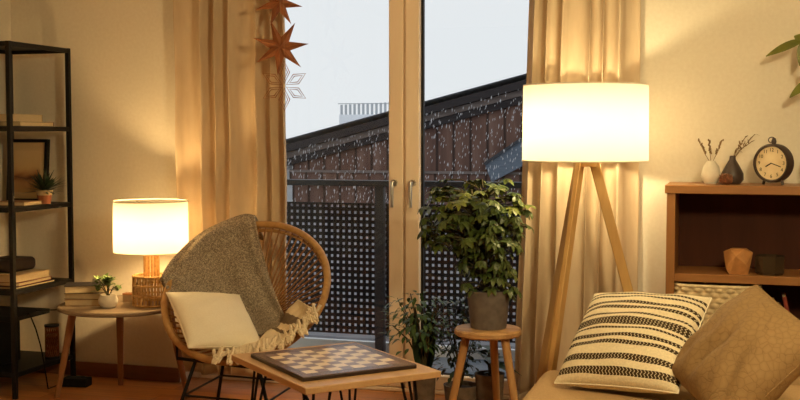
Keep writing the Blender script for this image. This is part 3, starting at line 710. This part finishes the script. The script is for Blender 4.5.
def cushion(name, label, cat, centre, ex, ey, w, h, t, mat, seed=1, pinch=.10, group=None, pm=None, dent=0.0):
    ex = Vector(ex).normalized(); ey = Vector(ey); ey = (ey - ex * ey.dot(ex)).normalized(); ez = ex.cross(ey)
    o = thing(name, label, cat, centre, 0, group)
    o.rotation_euler = Matrix((ex, ey, ez)).transposed().to_euler()
    rs = random.Random(seed); ph = [rs.uniform(0, 6) for _ in range(6)]
    def xy(u, v):
        return (w / 2 * u * (1 - pinch * (1 - v * v) * abs(u) ** 1.5), h / 2 * v * (1 - pinch * (1 - u * u) * abs(v) ** 1.5))
    def f(sg):
        def g(a, c):
            u, v = math.sin((a - .5) * PI), math.sin((c - .5) * PI)
            x, y = xy(u, v); e = max(0, (1 - u * u) * (1 - v * v))
            z = sg * t / 2 * (e ** .42) * (1 + .03 * math.sin(3 * u + ph[0]) * math.cos(2.5 * v + ph[1]))
            wr = math.sin(9 * u + 5 * v + ph[2]) * .0035 * (1 - e) * e ** .3 + .0025 * math.sin(14 * v - 6 * u + ph[3]) * e ** .4
            z += sg * wr * t / .16
            if dent and sg > 0:
                g1 = math.exp(-((v + .25 * u - .05) / .11) ** 2) / (1 + math.exp(9 * (u - .05))); g2 = math.exp(-((v + .5 * u - .45) / .13) ** 2) / (1 + math.exp(9 * (u + .1))); g3 = math.exp(-((v - .3 * u + .45) / .12) ** 2) / (1 + math.exp(9 * (u + .05)))
                z -= dent * e ** .4 * (g1 + .6 * g2 + .6 * g3)
            return (x, y, z)
        return g
    b = MB(); n = 40; b.grid(f(1), n, n)
    lo = MB().grid(f(-1), n, n); b.add(lo.v, [tuple(reversed(q)) for q in lo.f])
    b.build('cover', mat, o, ang=3)
    pts = []
    for k in range(100):
        q = k / 100 * 4; s = int(q); m_ = math.sin(((q - s) - .5) * PI)
        u, v = ((m_, -1), (1, m_), (-m_, 1), (-1, -m_))[s]; x, y = xy(u, v); pts.append((x, y, 0))
    MB().tube(pts, .0028, 6, True).build('piping', pm or mat, o)
    return o
cushion('cream_pillow', 'plain cream square pillow in the seat of the rattan chair', 'pillow', Vector((-2.3, 4.607, .447)) + Vector((.445, -.89, .17)) * .055, (.629, .769, -.111), (-.603, .573, .555), .368, .368, .13, M['cream'], 2, .05)

# ---------------------------------------------------------------- coffee table and chess board
ct = thing('coffee_table', 'rectangular wooden coffee table on black hairpin legs under the chess board', 'table', (-1.497, 4.0, 0), math.radians(-42.6))
TW, TD = .69, .56
MB().box2((-TW / 2, -TD / 2, .395), (TW / 2, TD / 2, .42)).build('table_top', M['table_wood'], ct, bevel=.003)
for sx in (-1, 1):
    for sy in (-1, 1):
        x, y = sx * (TW / 2 - .10), sy * (TD / 2 - .09)
        b = MB()
        f0 = Vector((x + sx * .05, y + sy * .045, .006))
        b.tube([(x + sx * .03, y - sy * .045, .395), f0 + Vector((.004 * sx, -.008 * sy, .02)), f0, f0 + Vector((-.008 * sx, .004 * sy, .02)), (x - sx * .045, y + sy * .03, .395)], .0055, 8)
        b.tube([(x + sx * .02, y + sy * .02, .395), f0 + Vector((0, 0, .01))], .0055, 8)
        l = b.build('hairpin_leg', M['black_metal'], ct)
        MB().box2((x - .055, y - .055, .389), (x + .055, y + .055, .3945)).build('mounting_plate', M['black_metal'], l)
cb = thing('chess_board', 'empty chess board with dark frame lying on the coffee table', 'chess board', (-1.496, 3.990, .4205), math.radians(-43.5))
cs = .0495 * 4
MB().box2((-.25, -.235, 0), (.25, .235, .014)).build('board_edge', M['chess_edge'], cb, bevel=.002)
b = MB(); fx, fy = .248, .233
for q in (((-fx, -fy), (fx, -cs)), ((-fx, cs), (fx, fy)), ((-fx, -cs), (-cs, cs)), ((cs, -cs), (fx, cs))):
    b.box2((q[0][0], q[0][1], .0142), (q[1][0], q[1][1], .0162))
b.build('frame', M['chess_frame'], cb)
MB().box2((-cs + .0002, -cs + .0002, .0142), (cs - .0002, cs - .0002, .0160)).build('playing_field', M['chess'], cb)

# ---------------------------------------------------------------- plants
def palmate(b, sb, base, tip, rs, nl, ll, lw, hang=.4):
    base, tip = Vector(base), Vector(tip)
    d = (tip - base); dn = d.normalized()
    sb.tube([base, base + d * .5 + Vector((0, 0, .02)), tip], [.0035, .003, .0022], 5)
    fwd = Vector((dn.x, dn.y, 0)); fwd = fwd.normalized() if fwd.length > .05 else Vector((1, 0, 0))
    axis = (Vector((rs.uniform(-.4, .4), rs.uniform(-.4, .4), 1)) + fwd * .4).normalized()
    u = axis.orthogonal().normalized(); v = axis.cross(u); a0 = rs.uniform(0, 6)
    for k in range(nl):
        a = a0 + 2 * PI * k / nl; l = ll * rs.uniform(.75, 1.1)
        dd = u * math.cos(a) + v * math.sin(a) - Vector((0, 0, 1)) * hang * rs.uniform(.6, 1.4)
        b.leaf(tip, dd, axis, l, lw * rs.uniform(.85, 1.15), rs.uniform(.1, .4), .2)
sto = thing('plant_stool', 'round wooden three-legged stool carrying the umbrella plant', 'stool', (-1.05, 4.76, 0))
MB().lathe([(0, .42), (.140, .42), (.148, .427), (.148, .443), (.142, .45), (0, .45)], 48).build('seat', M['stool_wood'], sto, ang=.5)
for a in (205, -28, 88):
    r = math.radians(a); d = Vector((math.cos(r), math.sin(r), 0))
    MB().tube([d * .095 + Vector((0, 0, .425)), d * .185 + Vector((0, 0, .002))], [.019, .016], 14).build('leg', M['stool_leg'], sto)
up = thing('umbrella_plant', 'bushy umbrella plant in a grey pot on the wooden stool', 'plant', (-1.05, 4.77, .4505))
MB().lathe([(0, 0), (.076, 0), (.080, .01), (.094, .150), (.096, .168), (.088, .168), (.086, .148), (0, .148)], 40).build('pot', M['concrete'], up)
MB().lathe([(0, .150), (.084, .150), (.07, .156), (0, .158)], 24).build('soil', M['soil'], up)
b = MB(); sb = MB(); rs = random.Random(42)
for k, (x, y, h) in enumerate(((-.02, .0, .46), (.02, .015, .40), (-.005, -.02, .34))):
    sb.tube([(x, y, .15), (x * 1.6, y * 1.5, .15 + h * .5), (x * 2.5 - .03, y * 2, .15 + h)], [.009, .008, .005], 8)
yb = MB()
for i in range(290):
    a = rs.uniform(0, 2 * PI); zt = rs.triangular(.10, .67, .52)
    if zt > .36: prof, cx = .245 - .09 * max(0, (zt - .55) / .12), -.065
    else: prof, cx = .125 + .03 * max(0, (zt - .25) / .11), -.02 + .03 * (zt < .25)
    r = prof * math.sqrt(rs.uniform(.1, 1.0))
    if zt < .2: r = max(r, .105)
    tip = Vector((cx + r * math.cos(a), r * .75 * math.sin(a), zt)); bs = Vector((cx * .5 + .02 * math.cos(a), .02 * math.sin(a), max(.17, zt - rs.uniform(.03, .10))))
    palmate(yb if zt > .53 and i % 2 else b, sb, bs, tip, rs, 6, .047, .024, rs.uniform(-.1, .35) if zt > .52 else rs.uniform(.1, .9))
tag(yb.build('young_foliage', M['leaf_young'], up), 'yellow-green young leaves'); b.build('foliage', M['leaf'], up); sb.build('stems', M['stem'], up)
def pot(t, r0, r1, h, mat):
    MB().lathe([(0, 0), (r0, 0), (r1, h - .012), (r1 + .003, h), (r1 - .008, h), (r1 - .010, h - .02), (0, h - .02)], 32).build('pot', mat, t)
    MB().lathe([(0, h - .018), (r1 - .012, h - .018), (0, h - .01)], 20).build('soil', M['soil'], t)
# small-leaved fig with broad dark leaves behind the coffee table corner
p1 = thing('potted_ficus', 'tall dark-leaved plant in a narrow weathered pot at the coffee table corner', 'plant', (-1.39, 4.93, 0))
pot(p1, .045, .056, .21, M['stone_pot'])
b = MB(); sb = MB(); rs = random.Random(8)
for i in range(10):
    a = rs.uniform(0, 2 * PI); d = Vector((.18 * math.cos(a), .10 * math.sin(a), 1))
    b.leaf((.02 * math.cos(a), .02 * math.sin(a), .2), d, (math.sin(a + 1), math.cos(a + 1), .1), rs.uniform(.20, .31), .062, .05, .25, 7)
for i in range(16):
    a = rs.uniform(0, 2 * PI); q = Vector((math.cos(a) * rs.uniform(.05, .15) - .03, math.sin(a) * rs.uniform(.02, .12), rs.uniform(.36, .56)))
    sb.tube([(0, 0, .2), q * .5 + Vector((0, 0, .14)), q], [.004, .003, .0018], 5)
b.build('broad_leaves', M['leaf_dark'], p1)
b2 = MB()
for i in range(260):
    a = rs.uniform(0, 2 * PI); r = rs.uniform(.02, .16); z = rs.uniform(.34, .58) - r * .25
    b2.leaf((r * math.cos(a) - .025, r * .8 * math.sin(a), z), (math.cos(a), math.sin(a), rs.uniform(-.9, .5)), (0, 0, 1), rs.uniform(.028, .05), .019, .3)
b2.build('small_leaves', M['leaf_small'], p1); sb.build('stems', M['stem'], p1)
p2 = thing('potted_ivy', 'leafy small-leaved plant in a squat pot behind the front leg of the stool', 'plant', (-1.235, 5.02, 0))
pot(p2, .070, .080, .13, M['stone_pot'])
b = MB(); sb = MB(); rs = random.Random(18)
for i in range(14):
    a = rs.uniform(0, 2 * PI); q = Vector((math.cos(a) * rs.uniform(.03, .14), math.sin(a) * rs.uniform(.02, .09), rs.uniform(.3, .52)))
    sb.tube([(0, 0, .12), q * .5 + Vector((0, 0, .1)), q], [.004, .003, .0018], 5)
for i in range(340):
    a = rs.uniform(0, 2 * PI); r = rs.uniform(.02, .15); z = rs.uniform(.16, .55)
    b.leaf((r * math.cos(a), r * .7 * math.sin(a), z), (math.cos(a), math.sin(a), rs.uniform(-.9, .5)), (0, 0, 1), rs.uniform(.026, .045), .02, .3)
b.build('foliage', M['leaf_dark'], p2); sb.build('stems', M['stem'], p2)
p3 = thing('potted_rubber_plant', 'dark broad-leaved plant in a stone pot under the stool', 'plant', (-1.10, 5.03, 0))
pot(p3, .058, .068, .19, M['stone_pot'])
b = MB(); rs = random.Random(28); sb = MB()
for i in range(11):
    a = rs.uniform(0, 2 * PI); z = rs.uniform(.2, .30); sb.tube([(0, 0, .17), (.01 * math.cos(a), .01 * math.sin(a), z)], .004, 5)
    b.leaf((.01 * math.cos(a), .01 * math.sin(a), z), (math.cos(a), .6 * math.sin(a), rs.uniform(.1, .9)), (0, 0, 1), rs.uniform(.09, .13), .055, .5, .2, 7)
b.build('foliage', M['leaf_dark'], p3); sb.build('stems', M['stem'], p3)

# ---------------------------------------------------------------- tripod floor lamp
fl_ = thing('floor_lamp', 'lit tripod floor lamp with wooden legs and large white drum shade', 'lamp', (-.637, 4.80, 0))
for a in (-5, 118, 233):
    r = math.radians(a); d = CR * math.cos(r) + CF * math.sin(r)
    MB().bar(d * .035 + Vector((0, 0, 1.20)), d * .36 + Vector((0, 0, .004)), .042, .022, (-d.y, d.x, 0)).build('leg', M['lamp_wood'], fl_, bevel=.003)
MB().lathe([(0, 1.165), (.052, 1.165), (.052, 1.205), (0, 1.205)], 24).build('leg_hub', M['lamp_wood'], fl_)
MB().tube([(0, 0, 1.205), (0, 0, 1.28)], .010, 10).build('neck', M['steel'], fl_)
drum_shade(fl_, .267, .264, 1.19, 1.512, M['shade'], M['bulb_floor'], 1.305)

# ---------------------------------------------------------------- bookcase and what it holds
BX0, BY0, BY1 = -.295, 4.85, 5.17; BXW = 1.30
bc = thing('bookcase', 'warm brown wooden bookcase with dark back behind the sofa', 'bookcase', (BX0, BY0, 0))
BD = BY1 - BY0
MB().box2((-.008, -.006, 1.052), (BXW + .008, BD, 1.088)).build('top_board', M['case_wood'], bc, bevel=.003)
for x in (0, BXW - .036): MB().box2((x, 0, 0), (x + .036, BD, 1.0515)).build('side_panel', M['case_wood_up'], bc, bevel=.002)
for z in (.71, .33, .05): MB().box2((.0362, .004, z - .034), (BXW - .0362, BD - .012, z)).build('shelf_board', M['case_wood'], bc, bevel=.002)
MB().box2((.0362, BD - .010, .0), (BXW - .0362, BD - .002, 1.05)).build('back_panel', M['case_dark'], bc)
MB().box2((.0362, .02, 0), (BXW - .0362, .04, .0155)).build('plinth', M['case_wood'], bc)
bk = thing('seagrass_basket', 'pale woven seagrass basket on the lower bookcase shelf', 'basket', (-.082, 4.965, .3305))
def basket_wall(u, v):
    # rounded rectangle outline with chunky woven ropes
    W2, D2 = .17, .13; a = u * 2 * PI; n = 6.0
    cx, cy = math.cos(a), math.sin(a)
    k = (abs(cx) ** n + abs(cy) ** n) ** (-1 / n); row = int(v * 14 - 1e-6); fr = (v * 14) % 1
    wv = .006 * math.sin(a * 26 + (PI if row % 2 else 0)) * math.sin(PI * fr) + .005 * math.sin(PI * fr)
    return ((W2 + wv) * cx * k, (D2 + wv) * cy * k, .012 + v * .315)
MB().grid(basket_wall, 360, 84).build('body', M['seagrass'], bk, ang=3, solid=.006)
b = MB(); 
def rr_pt(u, W2, D2, z):
    a = u * 2 * PI; n = 6.0; cx, cy = math.cos(a), math.sin(a); k = (abs(cx) ** n + abs(cy) ** n) ** (-1 / n); return (W2 * cx * k, D2 * cy * k, z)
MB().tube([rr_pt(k / 90, .172, .132, .33) for k in range(90)], .008, 8, True).build('rim', M['seagrass'], bk)
MB().box2((-.165, -.125, 0), (.165, .125, .012)).build('bottom', M['seagrass'], bk)
# faceted wooden ornament
ge = thing('faceted_ornament', 'faceted wooden polyhedron on the bookcase shelf', 'ornament', (-.0, 4.93, .7105), .4)
vs = [(0, 0, 0)]; rs = random.Random(2)
lo = [(.054 * math.cos(2 * PI * k / 4 + .5), .054 * math.sin(2 * PI * k / 4 + .5), 0) for k in range(4)]
m1 = [(.060 * math.cos(2 * PI * k / 4 + .2), .060 * math.sin(2 * PI * k / 4 + .2), .026 + .018 * (k % 2)) for k in range(4)]
m2 = [(.061 * math.cos(2 * PI * k / 4 + 1.0), .061 * math.sin(2 * PI * k / 4 + 1.0), .078 + .014 * (k % 2)) for k in range(4)]
hi = [(.040 * math.cos(2 * PI * k / 4 + .2), .040 * math.sin(2 * PI * k / 4 + .2), .107) for k in range(4)]
import bmesh
bm = bmesh.new()
for p in lo + m1 + m2 + hi: bm.verts.new(p)
bmesh.ops.convex_hull(bm, input=bm.verts[:]); me = bpy.data.meshes.new('facets'); bm.to_mesh(me); bm.free(); me.materials.append(M['geo_light'])
o = bpy.data.objects.new('facets', me); C.objects.link(o); o.parent = ge
gb = thing('smoked_glass_bowl', 'dark smoked glass tealight bowl beside the faceted ornament', 'bowl', (.13, 4.94, .7105), .3)
MB().lathe([(0, 0), (.056, 0), (.062, .010), (.064, .068), (.064, .080), (.058, .080), (.057, .066), (.054, .016), (0, .012)], 8).build('glass_body', M['smoke_glass'], gb, ang=.2)
MB().lathe([(0, .0125), (.019, .0125), (.019, .03), (0, .03)], 18).build('tealight', M['steel'], gb)
GBK = 'books standing in the lower bookcase shelf'
def upright(label, x, mat, h, th, lean, d=.17):
    o = thing('book', label, 'book', (x, 4.96, .3305), 0, GBK); o.rotation_euler = (0, lean, 0)
    MB().box2((.002, -d / 2 + .003, .003), (th - .002, d / 2, h - .003)).build('pages', M['page'], o)
    MB().box2((0, -d / 2, 0), (.0018, d / 2, h)).box2((th - .0018, -d / 2, 0), (th, d / 2, h)).box2((.0018, -d / 2, 0), (th - .0018, -d / 2 + .002, h)).build('cover', mat, o)
    return o
upright('dark upright book next to the seagrass basket', .125, M['book_black'], .27, .028, 0)
upright('brown upright book right of the dark one on the lower shelf', .158, M['book_brown'], .25, .022, 0)
upright('reddish-brown book leaning at the right on the lower shelf', .245, M['book_red'], .30, .016, -.22)
# on top
wv = thing('white_vase', 'small round white vase with dried lavender on the bookcase', 'vase', (-.118, 5.0, 1.0885))
MB().lathe([(0, 0), (.026, 0), (.038, .018), (.041, .042), (.034, .075), (.020, .094), (.017, .10), (.013, .10), (.014, .088), (0, .08)], 32).build('body', M['ceramic_white'], wv)
b = MB(); hb = MB(); rs = random.Random(31)
for tx, ty, tz in ((-.055, 0, .192), (-.012, .01, .19), (.045, 0, .19)):
    b.tube([(0, 0, .085), (tx * .5, ty, .13), (tx, ty, tz)], .0014, 5)
    for k in range(14):
        s = .45 + .55 * k / 13; q = Vector((tx * (s ** 1.2), ty * s, .085 + (tz - .085) * s)); hb.ell(q + Vector((rs.uniform(-.004, .004), rs.uniform(-.004, .004), 0)), (.0035, .0035, .005), 4)
b.build('stems', M['dry'], wv); hb.build('flower_heads', M['dry'], wv)
dv = thing('dark_vase', 'dark teardrop vase with dried twigs beside the white vase', 'vase', (-.030, 5.03, 1.0885))
MB().lathe([(0, 0), (.034, 0), (.048, .018), (.047, .045), (.030, .078), (.014, .105), (.012, .122), (.008, .122), (.009, .105), (0, .095)], 32).build('body', M['ceramic_dark'], dv)
b = MB(); hb = MB()
for tx, tz in ((.09, .215), (.075, .18), (.05, .20), (.03, .165)):
    b.tube([(0, 0, .10), (tx * .35, 0, .145), (tx, 0, tz)], .0015, 5)
    for k in range(6):
        s = .35 + .65 * k / 5; q = Vector((tx * s, 0, .115 + (tz - .115) * s)); hb.leaf(q, (rs.uniform(-.3, 1), rs.uniform(-.5, .5), rs.uniform(-.2, 1)), (0, 0, 1), .024, .009, .1)
b.build('twigs', M['dry'], dv); hb.build('dried_leaves', M['dry'], dv)
pc = thing('pine_cone', 'brown pine cone lying in front of the dark vase', 'pine cone', (-.052, 4.935, 1.0885))
b = MB(); b.ell((0, 0, .021), (.026, .017, .017), 8); sb = MB()
for i in range(9):
    for k in range(9):
        a = 2 * PI * (k + .5 * (i % 2)) / 9; x = -.024 + i * .006; r = .021 * math.sqrt(max(.05, 1 - (x / .031) ** 2))
        sb.leaf((x, .65 * r * math.cos(a), .024 + .65 * r * math.sin(a)), (-.5, math.cos(a), math.sin(a) + .15), (1, 0, 0), .013, .012, .1, .2, 3)
b.build('core', M['cone'], pc); sb.build('scales', M['cone'], pc, solid=.001)
# clock
ck = thing('desk_clock', 'round dark metal clock with ring handle and aged dial on the bookcase', 'clock', (.137, 4.985, 1.0885), math.radians(-30))
RX = Matrix.Rotation(PI / 2, 3, 'X'); cR = .082; czz = cR + .010
MB().lathe([(0, -.028), (cR - .006, -.028), (cR, -.022), (cR, .022), (cR - .003, .028), (cR - .009, .028), (cR - .011, .018)], 48, (0, 0, czz), RX).build('case', M['ceramic_dark'], ck, ang=.5)
dl = MB().lathe([(0, .0165), (cR - .0115, .0165), (cR - .0115, .018), (0, .018)], 48, (0, 0, czz), RX).build('dial', M['dial'], ck)
for hnum in range(1, 13):
    cu = bpy.data.curves.new('n', 'FONT'); cu.body = str(hnum); cu.size = .021; cu.align_x = 'CENTER'; cu.align_y = 'CENTER'; cu.extrude = .0003
    tmp = bpy.data.objects.new('n', cu); C.objects.link(tmp); bpy.context.view_layer.update()
    me = bpy.data.meshes.new_from_object(tmp.evaluated_get(bpy.context.evaluated_depsgraph_get())); bpy.data.objects.remove(tmp)
    me.materials.append(M['black_plastic']); o = bpy.data.objects.new('numeral', me); C.objects.link(o); o.parent = dl
    a = PI / 2 - hnum * PI / 6; o.location = (.056 * math.cos(a), -.0186, czz + .056 * math.sin(a)); o.rotation_euler = (PI / 2, 0, 0)
for ang, l_, w_, nm in ((PI / 2 + 2.1, .030, .005, 'hour_hand'), (PI / 2 - 1.9, .046, .0035, 'minute_hand')):
    MB().bar((0, -.0195, czz), (l_ * math.cos(ang), -.0195, czz + l_ * math.sin(ang)), w_, .0008, (0, 1, 0)).build(nm, M['black_plastic'], ck)
MB().tube([(-.010 + .015 * math.cos(2 * PI * k / 24), 0.0, czz + cR + .016 + .012 * math.sin(2 * PI * k / 24)) for k in range(24)], .0022, 8, True).build('ring_handle', M['ceramic_dark'], ck, rot=(0, 0, 0))
MB().lathe([(0, cR - .002), (.008, cR - .002), (.011, cR + .010), (.007, cR + .024), (0, cR + .026)], 16, (0, 0, czz)).build('crown', M['ceramic_dark'], ck)
for x in (-.045, .045): MB().tube([(x * .85, 0, .026), (x, 0, .0005)], [.007, .006], 10).build('foot', M['ceramic_dark'], ck)
# large plant at the right end of the bookcase, mostly out of frame
rp = thing('potted_pachira', 'leafy plant reaching in from the right edge above the clock', 'plant', (.345, 5.0, 1.0885))
MB().lathe([(0, 0), (.070, 0), (.085, .11), (.087, .12), (.078, .12), (.076, .105), (0, .105)], 32).build('pot', M['terracotta'], rp)
MB().lathe([(0, .107), (.074, .107), (0, .112)], 20).build('soil', M['soil'], rp)
sb = MB(); b = MB()
sb.tube([(0, 0, .11), (.02, 0, .35), (-.01, 0, .62)], [.012, .010, .006], 8)
sb.tube([(.0, 0, .5), (-.06, -.01, .60), (-.095, -.02, .62)], .003, 5); sb.tube([(.01, 0, .35), (-.03, -.02, .43), (-.055, -.03, .44)], .003, 5); sb.tube([(-.01, 0, .62), (.05, 0, .72)], .003, 5)
for d, l in (((-1, 0, -.35), .165), ((-.15, -.1, -1), .11), ((.9, .1, .1), .14), ((-.6, .3, .35), .05), ((.5, -.4, -.5), .11)): b.leaf((-.095, -.02, .61), d, (0, -.8, .6), l, .044, .12, .2, 7)
for d, l in (((-1, 0, -.75), .11), ((.2, -.1, -1), .11), ((.9, .1, -.2), .12), ((-.3, .1, .6), .07)): b.leaf((-.065, -.03, .44), d, (0, -.8, .6), l, .042, .12, .2, 7)
for d, l in (((-.3, 0, 1), .12), ((.8, .1, .4), .13), ((.6, -.4, -.2), .13)): b.leaf((.05, 0, .72), d, (0, -1, .5), l, .04, .12, .2, 7)
b.build('leaves', M['leaf_olive'], rp); sb.build('stems', M['stem'], rp)

# ---------------------------------------------------------------- sofa and cushions
so = thing('sofa', 'tan fabric daybed sofa in the right foreground in front of the bookcase', 'sofa', (-.735, 2.5, 0))
def rbox(a, b_, bev): return MB().box2(a, b_), bev
MB().box2((0, .0, .22), (2.4, 1.82, .385)).build('seat_cushion', M['sofa'], so, bevel=.055).modifiers['b'].segments = 6
MB().box2((.03, .03, .09), (2.37, 1.79, .218)).build('base', M['sofa'], so, bevel=.015)
MB().box2((.40, 1.80, .10), (2.4, 2.02, .53)).build('backrest', M['sofa'], so, bevel=.05).modifiers['b'].segments = 6
for x in (.10, 2.3):
    for y in (.1, 1.7): MB().tube([(x, y, .09), (x, y, .002)], [.02, .016], 12).build('leg', M['leg_wood'], so)
MB().tube([(.008, .05, .385 - .055), (.008, 1.77, .385 - .055)], .004, 6).build('seam', M['sofa'], so)
cushion('striped_cushion', 'cream cushion with dark woven stripes propped on the sofa', 'cushion', (-.358, 4.068, .556), (.954, -.295, .051), (.208, .775, .597), .46, .464, .19, M['stripe'], 5, .04, 'cushions on the sofa', M['cream'])
cushion('quilted_cushion', 'brown quilted cushion standing on its corner at the right of the sofa', 'cushion', (.020, 3.785, .574), (.685, .161, .711), (-.487, .826, .283), .425, .42, .23, M['quilt'], 9, .03, 'cushions on the sofa', None, .035)

# ---------------------------------------------------------------- hanging stars
def star(label, x, y, z, R, rz, roll, n=7):
    o = thing('paper_star', label, 'star', (x, y, z), rz, 'paper stars hanging by the window')
    b = MB(); vs = [Vector((0, -R * .22, 0)), Vector((0, R * .22, 0))]
    for k in range(2 * n):
        r = R if k % 2 == 0 else R * .36; a = PI / 2 + roll + PI * k / n; vs.append(Vector((r * math.cos(a), 0, r * math.sin(a))))
    m = 2 * n; b.add(vs, [(0, 2 + k, 2 + (k + 1) % m) for k in range(m)] + [(1, 2 + (k + 1) % m, 2 + k) for k in range(m)])
    b.build('star_body', M['star'], o, ang=.05)
    MB().tube([(0, 0, R * .36), (0, 0, 2.585 - z)], .0012, 5).build('string', M['string'], o)
star('large rust-brown paper star in front of the left curtain edge', -2.125, 4.98, 1.722, .138, math.radians(22), .35)
star('rust-brown paper star higher up, cut by the top of the picture', -2.150, 5.02, 1.94, .12, math.radians(35), .1)
sf = thing('wire_snowflake', 'thin copper wire snowflake hanging below the paper stars', 'snowflake', (-2.095, 4.955, 1.535), math.radians(15))
b = MB()
for k in range(6):
    a = PI / 2 + PI * k / 3; c, s = math.cos(a), math.sin(a)
    def q(r, t): return (r * c - t * s, 0, r * s + t * c)
    for r0, r1, t in ((.012, .118, .026), (.030, .10, .016)):
        b.tube([q(r0, 0), q((r0 + r1) / 2, t), q(r1, 0), q((r0 + r1) / 2, -t)], .0022, 5, True)
b.build('wire_frame', M['wire'], sf)
MB().tube([(0, 0, .12), (0, 0, 2.585 - 1.535)], .0008, 5).build('string', M['string'], sf)

# ---------------------------------------------------------------- added fill lamp, unseen past the right edge, placed from the shadows
pd = thing('added_fill_pendant', 'added white globe fill lamp hanging unseen beyond the right edge of the view', 'lamp', (.47, 2.25, 2.6))
MB().lathe([(0, -.001), (.05, -.001), (.05, -.025), (0, -.025)], 24).build('ceiling_rose', M['ceramic_white'], pd)
MB().tube([(0, 0, -.025), (0, 0, -.535)], .004, 6).build('cord', M['ceramic_white'], pd)
MB().ell((0, 0, -.65), (.12, .12, .12), 14).build('globe', M['fill_globe'], pd)
